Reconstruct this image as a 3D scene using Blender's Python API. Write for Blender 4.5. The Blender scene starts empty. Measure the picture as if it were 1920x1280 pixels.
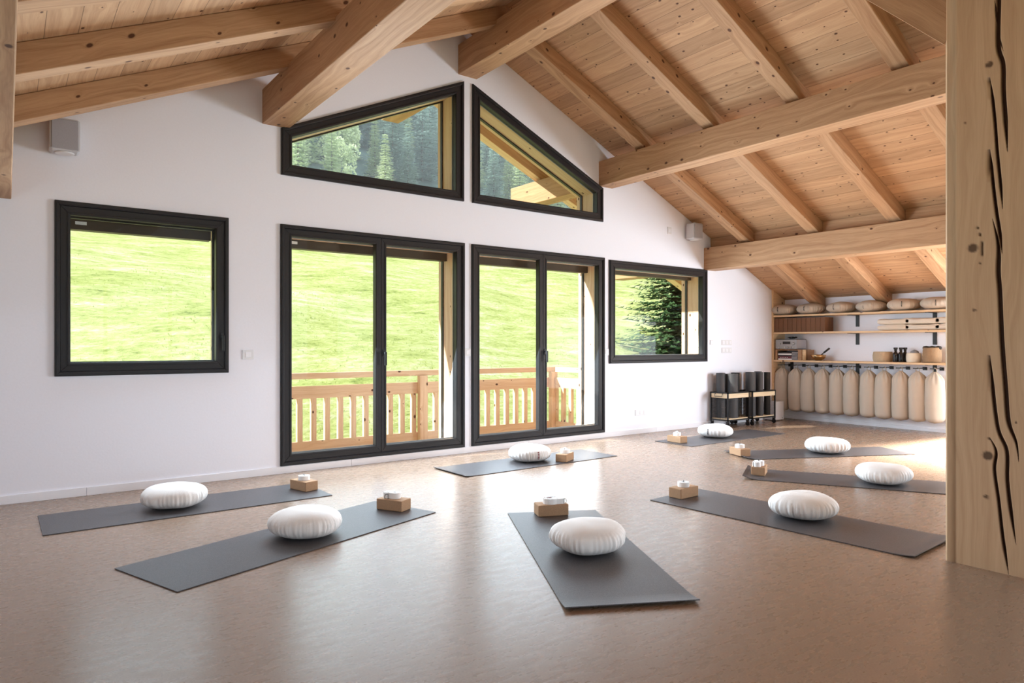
import bpy, bmesh, math, random
from mathutils import Vector, Matrix
C = bpy.context.scene.collection
S = bpy.context.scene
PI = math.pi
# ------------------------------------------------------------------ camera
F_PX, HY, CAMH = 1280.0, 646.0, 1.2
YAW = math.atan(948 / 1280)
FW = (math.sin(YAW), math.cos(YAW)); RT = (math.cos(YAW), -math.sin(YAW))
cam_d = bpy.data.cameras.new('camera'); cam = bpy.data.objects.new('camera', cam_d); C.objects.link(cam)
cam_d.sensor_width = 36; cam_d.lens = 24; cam_d.shift_y = (HY - 640) / 1920; cam_d.clip_end = 600; cam_d.clip_start = .05
cam.location = (0, 0, CAMH); cam.rotation_euler = (PI / 2, 0, -YAW)
S.camera = cam
def ray(px): return (FW[0] + RT[0] * (px - 960) / F_PX, FW[1] + RT[1] * (px - 960) / F_PX)
def onfloor(px, py, z=0):
    d = F_PX * (CAMH - z) / (py - HY); v = ray(px); return Vector((v[0] * d, v[1] * d, z))
def on_y(px, py, Y):
    v = ray(px); t = Y / v[1]; return Vector((v[0] * t, Y, CAMH - (py - HY) / F_PX * t))
def on_x(px, py, X):
    v = ray(px); t = X / v[0]; return Vector((X, v[1] * t, CAMH - (py - HY) / F_PX * t))
# ------------------------------------------------------------------ view, world, sun, daylight through the openings, added fill lamps
S.view_settings.view_transform = 'Standard'; S.view_settings.look = 'None'
S.view_settings.gamma = 1; S.view_settings.use_curve_mapping = False; S.view_settings.exposure = 0.0
S.cycles.use_denoising = True; S.cycles.max_bounces = 10; S.cycles.diffuse_bounces = 6; S.cycles.glossy_bounces = 4
S.cycles.transparent_max_bounces = 12; S.cycles.caustics_reflective = False; S.cycles.caustics_refractive = False
S.cycles.sample_clamp_indirect = 6
W = bpy.data.worlds.new('world'); S.world = W; W.use_nodes = True
W.node_tree.nodes['Background'].inputs[0].default_value = (.78, .88, 1, 1)
W.node_tree.nodes['Background'].inputs[1].default_value = 2.2
sd = bpy.data.lights.new('sun', 'SUN'); sd.energy = 11; sd.angle = .01; sd.color = (1, .96, .88)
sun = bpy.data.objects.new('sun', sd); C.objects.link(sun)
sun.rotation_euler = Vector((-.75, .35, .56)).to_track_quat('Z', 'Y').to_euler()
def area(name, loc, direction, sx, sy, power, col=(1, 1, 1), spread=180, glossy=True):
    l = bpy.data.lights.new(name, 'AREA'); l.shape = 'RECTANGLE'; l.size = sx; l.size_y = sy; l.energy = power; l.color = col
    l.spread = math.radians(spread)
    o = bpy.data.objects.new(name, l); C.objects.link(o); o.location = loc
    o.rotation_euler = (-Vector(direction)).to_track_quat('Z', 'Y').to_euler(); o.visible_camera = False; o.visible_glossy = glossy
    return o
DAY = (.72, .86, 1)
for nm, loc, sx, sy, p0, p1 in (('daylight_door', (3.06, 6.35, 1.25), 1.8, 2.0, 28, 165), ('daylight_door', (5.19, 6.35, 1.25), 1.8, 2.0, 38, 165),
                                ('daylight_window', (.94, 6.35, 1.63), 1.0, 1.1, 5, 44), ('daylight_window', (7.3, 6.35, 1.63), 1.7, 1.1, 14, 40)):
    area(nm, loc, (0, -1, 0), sx, sy, p0, DAY); area(nm, (loc[0], loc[1] - .01, loc[2]), (0, -1, -.45), sx, sy, p1, DAY, glossy=False)
# the window behind the post: soft daylight, and an added narrow lamp for a bright floor patch
area('daylight_right_window', (10.22, 1.5, 1.0), (-1, .15, .05), 2.2, 1.6, 370, (.80, .90, 1), glossy=False)
area('floor_patch_lamp', (10.24, 2.0, .95), (-1, 0, -.75), 3.2, 1.5, 860, (1, .98, .94), spread=35, glossy=False)
area('daylight_right_window', (10.21, 2.0, 1.0), (-1, .12, .0), 3.3, 1.6, 85, (.88, .94, 1))
area('rear_fill', (4.1, -3.4, 1.3), (0, 1, -.06), 7.0, 2.2, 24, (.76, .88, 1), spread=60, glossy=False)  # fill lamp added behind the camera, no known source there
area('left_fill', (-1.95, 1.2, 1.15), (1, .25, -.1), 3.4, 1.3, 7, (.80, .90, 1), glossy=False)  # fill lamp added on the unseen left side

# ------------------------------------------------------------------ mesh helpers
rnd = random.Random(7)
class MB:
    def __init__(s): s.v = []; s.f = []; s.uv = []; s.sm = []
    def face(s, pts, uvs=None, smooth=False):
        b = len(s.v); s.v += [tuple(p) for p in pts]; s.f.append(tuple(range(b, b + len(pts))))
        s.uv.append(uvs or [(p[0], p[1]) for p in pts]); s.sm.append(smooth)
    def mesh(s, verts, faces, smooth=True, uvs=None):
        b = len(s.v); s.v += [tuple(p) for p in verts]
        for i, f in enumerate(faces):
            s.f.append(tuple(b + k for k in f)); s.sm.append(smooth)
            s.uv.append([(uvs[k] if uvs else (verts[k][0], verts[k][1])) for k in f])
    def box(s, x0, x1, y0, y1, z0, z1, M=None, seed=True):
        """axis box; uv: u along the longest side (metres), v across"""
        x0, x1 = sorted((x0, x1)); y0, y1 = sorted((y0, y1)); z0, z1 = sorted((z0, z1))
        L = [x1 - x0, y1 - y0, z1 - z0]; a = L.index(max(L)); o, o2 = [(1, 2), (0, 2), (0, 1)][a]
        c = [Vector((x, y, z)) for x in (x0, x1) for y in (y0, y1) for z in (z0, z1)]
        ou, ov = (rnd.uniform(0, 40), rnd.uniform(0, 40)) if seed else (0, 0)
        b = len(s.v); s.v += [tuple(M @ p) if M else tuple(p) for p in c]
        quads = [(0, 1, 3, 2), (4, 6, 7, 5), (0, 4, 5, 1), (2, 3, 7, 6), (0, 2, 6, 4), (1, 5, 7, 3)]
        nrm = [0, 0, 1, 1, 2, 2]
        for q, n in zip(quads, nrm):
            s.f.append(tuple(b + k for k in q)); s.sm.append(False)
            if n == a: s.uv.append([(ou + c[k][o] * .25, ov + c[k][o2]) for k in q])
            else:
                w = o2 if n == o else o; off = 0 if n == o else 3.3
                s.uv.append([(ou + c[k][a], ov + c[k][w] + off) for k in q])
    def prism(s, poly, y0, y1, M=None, uvs=True):
        """poly: list of (x,z), extruded along y"""
        n = len(poly); b = len(s.v)
        ou = rnd.uniform(0, 40)
        pts = [Vector((p[0], y, p[1])) for y in (y0, y1) for p in poly]
        s.v += [tuple(M @ p) if M else tuple(p) for p in pts]
        def add(idx, uv): s.f.append(tuple(b + k for k in idx)); s.uv.append(uv); s.sm.append(False)
        add(list(range(n)), [(p[0] + ou, p[1]) for p in poly]); add(list(range(2 * n - 1, n - 1, -1)), [(poly[k - n][0] + ou, poly[k - n][1]) for k in range(2 * n - 1, n - 1, -1)])
        for i in range(n):
            j = (i + 1) % n; L = math.dist(poly[i], poly[j])
            add([j, i, i + n, j + n], [(ou + L, 0), (ou, 0), (ou, y1 - y0), (ou + L, y1 - y0)])
    def ring(s, outer, inner, y0, y1):
        n = len(outer)
        for i in range(n):
            j = (i + 1) % n
            s.prism([outer[i], outer[j], inner[j], inner[i]], y0, y1)
    def lathe(s, prof, seg=24, M=None, wob=None, cap=True, smooth=True):
        b = len(s.v); m = len(prof)
        for k in range(seg):
            a = 2 * PI * k / seg
            for i, (r, z) in enumerate(prof):
                rr = r
                if wob: rr, z = wob(r, z, a, i / (m - 1))
                p = Vector((rr * math.cos(a), rr * math.sin(a), z)); s.v.append(tuple(M @ p) if M else tuple(p))
        for k in range(seg):
            k2 = (k + 1) % seg
            for i in range(m - 1):
                s.f.append((b + k * m + i, b + k2 * m + i, b + k2 * m + i + 1, b + k * m + i + 1)); s.sm.append(smooth)
                s.uv.append([(k / seg, i / m), ((k + 1) / seg, i / m), ((k + 1) / seg, (i + 1) / m), (k / seg, (i + 1) / m)])
        if cap:
            for i in (0, m - 1):
                if prof[i][0] > 1e-5:
                    idx = [b + k * m + i for k in range(seg)]
                    s.f.append(tuple(idx if i else idx[::-1])); s.uv.append([(s.v[q][0], s.v[q][1]) for q in s.f[-1]]); s.sm.append(False)
    def tube(s, path, r, seg=8, closed=False):
        pts = [Vector(p) for p in path]; n = len(pts); b = len(s.v); up = None; dist = 0
        for i, p in enumerate(pts):
            if closed: t = pts[(i + 1) % n] - pts[i - 1]
            else: t = pts[min(i + 1, n - 1)] - pts[max(i - 1, 0)]
            t.normalize()
            if up is None: up = Vector((0, 0, 1)) if abs(t.z) < .9 else Vector((1, 0, 0))
            x = t.cross(up).normalized(); up = x.cross(t).normalized()
            rr = r[i] if isinstance(r, (list, tuple)) else r
            for k in range(seg):
                a = 2 * PI * k / seg; s.v.append(tuple(p + x * math.cos(a) * rr + up * math.sin(a) * rr))
        for i in range(n if closed else n - 1):
            i2 = (i + 1) % n
            for k in range(seg):
                k2 = (k + 1) % seg
                s.f.append((b + i * seg + k, b + i * seg + k2, b + i2 * seg + k2, b + i2 * seg + k)); s.sm.append(True)
                s.uv.append([(i * .1, k / seg * .1), (i * .1, (k + 1) / seg * .1), (i2 * .1, (k + 1) / seg * .1), (i2 * .1, k / seg * .1)])
        if not closed:
            for i in (0, n - 1):
                idx = [b + i * seg + k for k in range(seg)]
                s.f.append(tuple(idx[::-1] if i == 0 else idx)); s.uv.append([(0, 0)] * seg); s.sm.append(False)
def link(name, me, parent=None):
    o = bpy.data.objects.new(name, me); C.objects.link(o)
    if parent: o.parent = parent
    return o
def build(name, mb, m, parent=None, origin=None, bevel=0, seg=2, world=False, fix=True):
    """links one mesh object. origin: where its own origin goes; world: verts are in world space under an unrotated parent"""
    off = Vector((0, 0, 0))
    if parent is not None and world: off = Vector(parent.location); p = parent.parent
    if parent is not None and world:
        p = parent.parent
        while p: off = off + Vector(p.location); p = p.parent
    if parent is None:
        if origin is None:
            xs = [v[0] for v in mb.v]; ys = [v[1] for v in mb.v]; zs = [v[2] for v in mb.v]
            origin = Vector(((min(xs) + max(xs)) / 2, (min(ys) + max(ys)) / 2, min(zs)))
        off = Vector(origin)
    me = bpy.data.meshes.new(name)
    me.from_pydata([(v[0] - off.x, v[1] - off.y, v[2] - off.z) for v in mb.v], [], mb.f)
    uvl = me.uv_layers.new(name='UVMap'); flat = [c for f in mb.uv for t in f for c in t]; uvl.data.foreach_set('uv', flat)
    me.polygons.foreach_set('use_smooth', mb.sm)
    me.materials.append(m)
    if fix:
        bm = bmesh.new(); bm.from_mesh(me); bmesh.ops.recalc_face_normals(bm, faces=bm.faces); bm.to_mesh(me); bm.free()
    me.update()
    o = link(name, me, parent)
    if parent is None: o.location = off
    if bevel:
        b = o.modifiers.new('bevel', 'BEVEL'); b.width = bevel; b.segments = seg; b.limit_method = 'ANGLE'; b.angle_limit = math.radians(40)
    return o
def tag(o, label, cat, group=None, kind=None):
    if label: o['label'] = label
    if cat: o['category'] = cat
    if group: o['group'] = group
    if kind: o['kind'] = kind
    return o
def struct(o, kind='structure'): o['kind'] = kind; return o
def thing(name, label, cat, loc=(0, 0, 0), rz=0, group=None):
    o = bpy.data.objects.new(name, None); C.objects.link(o); o.location = loc; o.rotation_euler = (0, 0, rz)
    o.empty_display_size = .1
    return tag(o, label, cat, group)
def dup(root, loc=None, rz=None, label=None, group=None):
    r = root.copy(); C.objects.link(r)
    if loc is not None: r.location = loc
    if rz is not None: r.rotation_euler = (0, 0, rz)
    if label: r['label'] = label
    if group: r['group'] = group
    for ch in list(root.children):
        c = ch.copy(); C.objects.link(c); c.parent = r
        for g in list(ch.children):
            d = g.copy(); C.objects.link(d); d.parent = c
    return r
def boxpart(name, m, parent, *a, bevel=0, world=False):
    b = MB(); b.box(*a); return build(name, b, m, parent, bevel=bevel, world=world)
def inset(poly, d):
    """convex polygon (counter-clockwise in x,z) moved inward by d"""
    n = len(poly); out = []
    ar = sum(poly[i][0] * poly[(i + 1) % n][1] - poly[(i + 1) % n][0] * poly[i][1] for i in range(n))
    sg = 1 if ar > 0 else -1
    def edge(i):
        (x0, z0), (x1, z1) = poly[i], poly[(i + 1) % n]; L = math.dist(poly[i], poly[(i + 1) % n])
        nx, nz = -(z1 - z0) / L * sg, (x1 - x0) / L * sg
        return (x0 + nx * d, z0 + nz * d, (x1 - x0) / L, (z1 - z0) / L)
    for i in range(n):
        a = edge(i - 1); b = edge(i)
        den = a[2] * b[3] - a[3] * b[2]; t = ((b[0] - a[0]) * b[3] - (b[1] - a[1]) * b[2]) / den
        out.append((a[0] + a[2] * t, a[1] + a[3] * t))
    return out
# ------------------------------------------------------------------ materials
def mat(name):
    m = bpy.data.materials.new(name); m.use_nodes = True; nt = m.node_tree
    return m, nt, nt.nodes['Principled BSDF']
def N(nt, t, **k):
    n = nt.nodes.new(t)
    for a, v in k.items():
        if a.startswith('i_'): n.inputs[a[2:]].default_value = v
        else: setattr(n, a, v)
    return n
def plain(name, col, rough=.5, metal=0, spec=.5, bump=0, bscale=200, var=0):
    m, nt, p = mat(name); p.inputs['Base Color'].default_value = (*col, 1); p.inputs['Roughness'].default_value = rough
    p.inputs['Metallic'].default_value = metal; p.inputs['Specular IOR Level'].default_value = spec
    tc = N(nt, 'ShaderNodeTexCoord')
    n = N(nt, 'ShaderNodeTexNoise'); n.inputs['Scale'].default_value = bscale; n.inputs['Detail'].default_value = 3
    nt.links.new(tc.outputs['Object'], n.inputs['Vector'])
    if bump:
        b = N(nt, 'ShaderNodeBump'); b.inputs['Strength'].default_value = bump; b.inputs['Distance'].default_value = .002
        nt.links.new(n.outputs[0], b.inputs['Height']); nt.links.new(b.outputs[0], p.inputs['Normal'])
    r = N(nt, 'ShaderNodeValToRGB'); r.color_ramp.elements[0].position = .3; r.color_ramp.elements[1].position = .7
    v = var
    r.color_ramp.elements[0].color = (*[c * (1 - v) for c in col], 1); r.color_ramp.elements[1].color = (*[min(1, c * (1 + v)) for c in col], 1)
    nt.links.new(n.outputs[0], r.inputs[0]); nt.links.new(r.outputs[0], p.inputs['Base Color'])
    return m
def math_n(nt, op, a, b=None, clamp=False):
    n = N(nt, 'ShaderNodeMath', operation=op); n.use_clamp = clamp
    for i, x in enumerate((a, b)):
        if x is None: continue
        if isinstance(x, (int, float)): n.inputs[i].default_value = x
        else: nt.links.new(x, n.inputs[i])
    return n.outputs[0]
def mixc(nt, fac, a, b, blend='MIX'):
    n = N(nt, 'ShaderNodeMix', data_type='RGBA', blend_type=blend)
    if isinstance(fac, (int, float)): n.inputs[0].default_value = fac
    else: nt.links.new(fac, n.inputs[0])
    for i, x in ((6, a), (7, b)):
        if isinstance(x, tuple): n.inputs[i].default_value = (*x, 1)
        else: nt.links.new(x, n.inputs[i])
    return n.outputs[2]
def wood(name, light, dark, knot=(.09, .035, .018), planks=0, knots=1.0, kscale=4.2, ksize=.075, rough=.55, attr=False):
    m, nt, p = mat(name); L = nt.links.new
    uv = N(nt, 'ShaderNodeUVMap', uv_map='UVMap'); sep = N(nt, 'ShaderNodeSeparateXYZ'); L(uv.outputs[0], sep.inputs[0])
    u, v = sep.outputs[0], sep.outputs[1]
    if planks:
        q = math_n(nt, 'DIVIDE', v, planks); fl = math_n(nt, 'FLOOR', q); fr = math_n(nt, 'FRACT', q)
        wn = N(nt, 'ShaderNodeTexWhiteNoise', noise_dimensions='1D'); L(fl, wn.inputs['W'])
        u = math_n(nt, 'ADD', u, math_n(nt, 'MULTIPLY', wn.outputs['Value'], 37.0))
        v = math_n(nt, 'ADD', v, math_n(nt, 'MULTIPLY', wn.outputs['Value'], 11.0))
    cmb = N(nt, 'ShaderNodeCombineXYZ'); L(u, cmb.inputs[0]); L(v, cmb.inputs[1])
    vo = N(nt, 'ShaderNodeTexVoronoi', voronoi_dimensions='2D'); vo.inputs['Scale'].default_value = kscale
    sc = N(nt, 'ShaderNodeVectorMath', operation='MULTIPLY'); L(cmb.outputs[0], sc.inputs[0]); sc.inputs[1].default_value = (1, 1.5, 1)
    L(sc.outputs[0], vo.inputs['Vector'])
    pick = N(nt, 'ShaderNodeSeparateColor'); L(vo.outputs['Color'], pick.inputs[0])
    has = math_n(nt, 'GREATER_THAN', pick.outputs[0], 1 - .62 * knots)
    size = math_n(nt, 'ADD', math_n(nt, 'MULTIPLY', pick.outputs[1], ksize), ksize * .35)
    k = math_n(nt, 'SUBTRACT', 1, math_n(nt, 'SMOOTH_MIN', math_n(nt, 'DIVIDE', vo.outputs['Distance'], size), 1.0), True)
    kk = math_n(nt, 'MULTIPLY', math_n(nt, 'MULTIPLY', k, 3.2, True), has)
    # grain, bent a little round the knots
    warp = N(nt, 'ShaderNodeTexNoise'); warp.inputs['Scale'].default_value = 1.0; warp.inputs['Detail'].default_value = 2
    ws = N(nt, 'ShaderNodeVectorMath', operation='MULTIPLY'); L(cmb.outputs[0], ws.inputs[0]); ws.inputs[1].default_value = (1.1, 5, 1); L(ws.outputs[0], warp.inputs['Vector'])
    near = math_n(nt, 'MULTIPLY', math_n(nt, 'POWER', math_n(nt, 'SUBTRACT', 1, math_n(nt, 'MULTIPLY', vo.outputs['Distance'], 2.2), True), 3), has)
    vv = math_n(nt, 'ADD', math_n(nt, 'MULTIPLY', v, 26), math_n(nt, 'ADD', math_n(nt, 'MULTIPLY', warp.outputs[0], 5.5), math_n(nt, 'MULTIPLY', near, 1.8)))
    g2 = N(nt, 'ShaderNodeCombineXYZ'); L(math_n(nt, 'MULTIPLY', u, .5), g2.inputs[0]); L(vv, g2.inputs[1])
    gn = N(nt, 'ShaderNodeTexNoise'); gn.inputs['Scale'].default_value = 1.0; gn.inputs['Detail'].default_value = 4; gn.inputs['Roughness'].default_value = .6; L(g2.outputs[0], gn.inputs['Vector'])
    fine = N(nt, 'ShaderNodeTexNoise'); fine.inputs['Scale'].default_value = 1; fine.inputs['Detail'].default_value = 3
    fs = N(nt, 'ShaderNodeVectorMath', operation='MULTIPLY'); L(cmb.outputs[0], fs.inputs[0]); fs.inputs[1].default_value = (7, 170, 1); L(fs.outputs[0], fine.inputs['Vector'])
    g = math_n(nt, 'ADD', math_n(nt, 'MULTIPLY', gn.outputs[0], .75), math_n(nt, 'MULTIPLY', fine.outputs[0], .25))
    ramp = N(nt, 'ShaderNodeValToRGB'); e = ramp.color_ramp.elements; e[0].position = .36; e[0].color = (*dark, 1); e[1].position = .62; e[1].color = (*light, 1); L(g, ramp.inputs[0])
    col = mixc(nt, kk, ramp.outputs[0], knot)
    if planks:
        bri = N(nt, 'ShaderNodeHueSaturation'); L(col, bri.inputs['Color']); L(math_n(nt, 'ADD', math_n(nt, 'MULTIPLY', wn.outputs['Value'], .22), .88), bri.inputs['Value'])
        edge = math_n(nt, 'LESS_THAN', fr, .022)
        col = mixc(nt, math_n(nt, 'MULTIPLY', edge, .8), bri.outputs[0], (.10, .05, .025))
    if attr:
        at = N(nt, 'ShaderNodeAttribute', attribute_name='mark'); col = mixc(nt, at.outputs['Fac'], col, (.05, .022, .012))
    L(col, p.inputs['Base Color']); p.inputs['Roughness'].default_value = rough; p.inputs['Specular IOR Level'].default_value = .3
    b = N(nt, 'ShaderNodeBump'); b.inputs['Strength'].default_value = .15; b.inputs['Distance'].default_value = .002; L(g, b.inputs['Height']); L(b.outputs[0], p.inputs['Normal'])
    return m
M = {}
M['beam'] = wood('beam wood', (.50, .305, .17), (.34, .18, .092), knots=.62)
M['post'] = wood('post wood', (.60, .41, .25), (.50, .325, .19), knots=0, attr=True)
M['plank'] = wood('plank wood', (.55, .34, .19), (.40, .225, .118), planks=.18, knots=.9, kscale=5.2, ksize=.065)
M['outer'] = wood('outdoor wood', (.84, .65, .49), (.68, .46, .31), knots=.7)
M['pine'] = wood('pale pine', (.74, .53, .32), (.62, .41, .23), knots=.6)
M['pale'] = wood('slatted crate wood', (.78, .62, .42), (.62, .45, .27), knots=.3)
M['boxwood'] = wood('brown box wood', (.42, .25, .14), (.30, .17, .09), knots=.2)
M['wall'] = plain('white plaster', (.87, .865, .92), .9, spec=.15, bump=.25, bscale=60, var=.01)
M['trim'] = plain('white painted board', (.87, .86, .89), .45, bump=.05)
M['black'] = plain('anthracite frame', (.018, .018, .021), .38, spec=.45, bump=.35, bscale=900, var=.15)
M['dark'] = plain('black metal', (.012, .012, .013), .4, var=.1)
M['rubber'] = plain('black rubber', (.01, .01, .01), .7)
M['brown_dark'] = plain('dark brown shutter box', (.055, .038, .028), .5, var=.1)
M['chrome'] = plain('brushed steel', (.6, .6, .6), .3, metal=1)
M['plastic'] = plain('white plastic', (.78, .77, .78), .35)
M['speaker'] = plain('light grey speaker shell', (.62, .61, .63), .5, bump=.1)
M['grille'] = plain('grey speaker cloth', (.42, .41, .44), .8, bump=.6, bscale=700, var=.12)
M['cotton'] = plain('raw white cotton', (.84, .80, .765), .95, spec=.1, bump=.5, bscale=600, var=.03)
M['linen'] = plain('natural beige cotton', (.50, .425, .345), .95, spec=.1, bump=.5, bscale=500, var=.06)
M['blanket'] = plain('cream blanket', (.70, .60, .49), .97, spec=.05, bump=.8, bscale=350, var=.05)
M['strap'] = plain('white cotton strap', (.86, .84, .82), .85, spec=.1, bump=.4, bscale=900)
M['ink'] = plain('black ink', (.02, .018, .018), .8)
M['inkred'] = plain('dark red ink', (.16, .03, .03), .8)
M['cork'] = plain('cork', (.40, .245, .145), .85, spec=.2, bump=.5, bscale=320, var=.28)
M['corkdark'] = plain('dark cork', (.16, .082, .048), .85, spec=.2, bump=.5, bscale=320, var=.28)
M['silver'] = plain('silver metal face', (.34, .335, .33), .4, metal=.4)
M['brass'] = plain('polished bronze', (.55, .36, .18), .22, metal=1)
M['paper'] = plain('white paper', (.80, .78, .76), .7)
M['maroon'] = plain('maroon cover', (.13, .02, .03), .5)
M['basket'] = plain('woven grass', (.27, .175, .10), .9, bump=1, bscale=260, var=.3)
M['basket_pale'] = plain('pale woven grass', (.44, .33, .215), .9, bump=1, bscale=260, var=.25)
M['creambox'] = plain('cream ceramic', (.72, .62, .48), .5)
M['glassbottle'] = plain('dark bottle', (.012, .010, .010), .12)
M['greycloth'] = plain('grey cloth', (.25, .24, .25), .9)
M['matroll'] = plain('dark rolled rubber', (.055, .054, .056), .55, bump=.4, bscale=500, var=.2)
M['bark'] = plain('bark', (.20, .19, .17), .9, bump=.5, bscale=20, var=.3)
def mat_floor():
    m, nt, p = mat('glossy cork floor'); L = nt.links.new
    tc = N(nt, 'ShaderNodeTexCoord')
    n1 = N(nt, 'ShaderNodeTexNoise'); n1.inputs['Scale'].default_value = 120; n1.inputs['Detail'].default_value = 6; n1.inputs['Roughness'].default_value = .62
    n2 = N(nt, 'ShaderNodeTexNoise'); n2.inputs['Scale'].default_value = 3; n2.inputs['Detail'].default_value = 3
    n3 = N(nt, 'ShaderNodeTexNoise'); n3.inputs['Scale'].default_value = 16; n3.inputs['Detail'].default_value = 3
    for n in (n1, n2): L(tc.outputs['Object'], n.inputs['Vector'])
    mp = N(nt, 'ShaderNodeMapping'); mp.inputs['Rotation'].default_value = (0, 0, .3); mp.inputs['Scale'].default_value = (.55, 1.6, 1); L(tc.outputs['Object'], mp.inputs['Vector']); L(mp.outputs[0], n3.inputs['Vector'])
    r = N(nt, 'ShaderNodeValToRGB'); e = r.color_ramp.elements; e[0].position = .30; e[0].color = (.200, .126, .084, 1); e[1].position = .70; e[1].color = (.325, .222, .156, 1)
    L(n1.outputs[0], r.inputs[0])
    c = mixc(nt, math_n(nt, 'MULTIPLY', n2.outputs[0], .25), r.outputs[0], (.225, .148, .102))
    L(c, p.inputs['Base Color'])
    L(math_n(nt, 'ADD', math_n(nt, 'MULTIPLY', n3.outputs[0], .16), .20), p.inputs['Roughness'])
    p.inputs['Specular IOR Level'].default_value = .8
    h = math_n(nt, 'ADD', math_n(nt, 'MULTIPLY', n3.outputs[0], 1.0), math_n(nt, 'MULTIPLY', n1.outputs[0], .12))
    b = N(nt, 'ShaderNodeBump'); b.inputs['Strength'].default_value = .16; b.inputs['Distance'].default_value = .004; L(h, b.inputs['Height']); L(b.outputs[0], p.inputs['Normal'])
    return m
M['floor'] = mat_floor()
def mat_yoga():
    m, nt, p = mat('dark grey mat rubber'); L = nt.links.new
    tc = N(nt, 'ShaderNodeTexCoord')
    n1 = N(nt, 'ShaderNodeTexNoise'); n1.inputs['Scale'].default_value = 260; n1.inputs['Detail'].default_value = 3; L(tc.outputs['Object'], n1.inputs['Vector'])
    r = N(nt, 'ShaderNodeValToRGB'); e = r.color_ramp.elements; e[0].position = .38; e[0].color = (.040, .037, .040, 1); e[1].position = .62; e[1].color = (.092, .085, .088, 1)
    L(n1.outputs[0], r.inputs[0]); L(r.outputs[0], p.inputs['Base Color']); p.inputs['Roughness'].default_value = .42; p.inputs['Specular IOR Level'].default_value = .7
    b = N(nt, 'ShaderNodeBump'); b.inputs['Strength'].default_value = .5; b.inputs['Distance'].default_value = .001; L(n1.outputs[0], b.inputs['Height']); L(b.outputs[0], p.inputs['Normal'])
    return m
M['mat'] = mat_yoga()
def mat_glass():
    m = bpy.data.materials.new('window glass'); m.use_nodes = True; nt = m.node_tree; nt.nodes.clear()
    out = N(nt, 'ShaderNodeOutputMaterial'); t = N(nt, 'ShaderNodeBsdfTransparent'); t.inputs[0].default_value = (.95, .97, .96, 1)
    g = N(nt, 'ShaderNodeBsdfGlossy'); g.inputs['Roughness'].default_value = .02; f0 = N(nt, 'ShaderNodeLayerWeight'); f0.inputs[0].default_value = .5
    f1 = math_n(nt, 'ADD', math_n(nt, 'MULTIPLY', math_n(nt, 'POWER', f0.outputs['Facing'], 4.5), .5), .018)
    mx = N(nt, 'ShaderNodeMixShader'); nt.links.new(f1, mx.inputs[0]); nt.links.new(t.outputs[0], mx.inputs[1]); nt.links.new(g.outputs[0], mx.inputs[2]); nt.links.new(mx.outputs[0], out.inputs[0])
    return m
M['glass'] = mat_glass()
def mat_hill():
    m, nt, p = mat('meadow'); L = nt.links.new; tc = N(nt, 'ShaderNodeTexCoord')
    def noise(scale, sx, det, rough=.65):
        n = N(nt, 'ShaderNodeTexNoise'); n.inputs['Scale'].default_value = scale; n.inputs['Detail'].default_value = det; n.inputs['Roughness'].default_value = rough
        mp = N(nt, 'ShaderNodeMapping'); mp.inputs['Scale'].default_value = (sx, 1, 1); L(tc.outputs['Object'], mp.inputs['Vector']); L(mp.outputs[0], n.inputs['Vector']); return n.outputs[0]
    big, mid, fine = noise(.35, .6, 3), noise(1.9, .45, 6), noise(9, .6, 6, .75)
    r = N(nt, 'ShaderNodeValToRGB'); e = r.color_ramp.elements
    e[0].position = .38; e[0].color = (.13, .17, .045, 1); e[1].position = .62; e[1].color = (.60, .58, .46, 1)
    x = e.new(.43); x.color = (.28, .32, .095, 1); x = e.new(.50); x.color = (.37, .40, .15, 1); x = e.new(.57); x.color = (.46, .47, .26, 1)
    L(math_n(nt, 'ADD', math_n(nt, 'MULTIPLY', big, .22), math_n(nt, 'ADD', math_n(nt, 'MULTIPLY', mid, .38), math_n(nt, 'MULTIPLY', fine, .40))), r.inputs[0])
    L(r.outputs[0], p.inputs['Base Color']); p.inputs['Roughness'].default_value = .95; p.inputs['Specular IOR Level'].default_value = .05
    bu = N(nt, 'ShaderNodeBump'); bu.inputs['Strength'].default_value = .7; bu.inputs['Distance'].default_value = .10; L(math_n(nt, 'ADD', mid, fine), bu.inputs['Height']); L(bu.outputs[0], p.inputs['Normal'])
    return m
M['hill'] = mat_hill()
M['forestfloor'] = plain('hazed forest floor', (.14, .20, .19), 1, spec=0, bscale=.4, var=.3)  # bluish tone is distance haze put into the colour
def mat_leaf(name, c0, c1):
    m, nt, p = mat(name); L = nt.links.new
    oi = N(nt, 'ShaderNodeObjectInfo'); ge = N(nt, 'ShaderNodeTexCoord'); n = N(nt, 'ShaderNodeTexNoise'); n.inputs['Scale'].default_value = 1.3; L(ge.outputs['Object'], n.inputs['Vector'])
    f = math_n(nt, 'ADD', math_n(nt, 'MULTIPLY', oi.outputs['Random'], .6), math_n(nt, 'MULTIPLY', n.outputs[0], .5), True)
    L(mixc(nt, f, c0, c1), p.inputs['Base Color']); p.inputs['Roughness'].default_value = .8; p.inputs['Specular IOR Level'].default_value = .15
    tr = N(nt, 'ShaderNodeBsdfTranslucent'); L(mixc(nt, f, c0, c1), tr.inputs[0])
    mx = N(nt, 'ShaderNodeMixShader'); mx.inputs[0].default_value = .3; out = nt.nodes['Material Output']
    L(p.outputs[0], mx.inputs[1]); L(tr.outputs[0], mx.inputs[2]); L(mx.outputs[0], out.inputs[0])
    return m
M['fir'] = mat_leaf('fir needles', (.26, .37, .37), (.44, .55, .48))  # haze of the far forest mixed into the needle colour
M['firpale'] = mat_leaf('pale fir needles', (.52, .62, .42), (.74, .80, .56))
M['spruce'] = mat_leaf('spruce needles', (.045, .095, .035), (.09, .16, .06))
M['leaf'] = mat_leaf('broad leaves', (.55, .64, .42), (.76, .82, .56))
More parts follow.
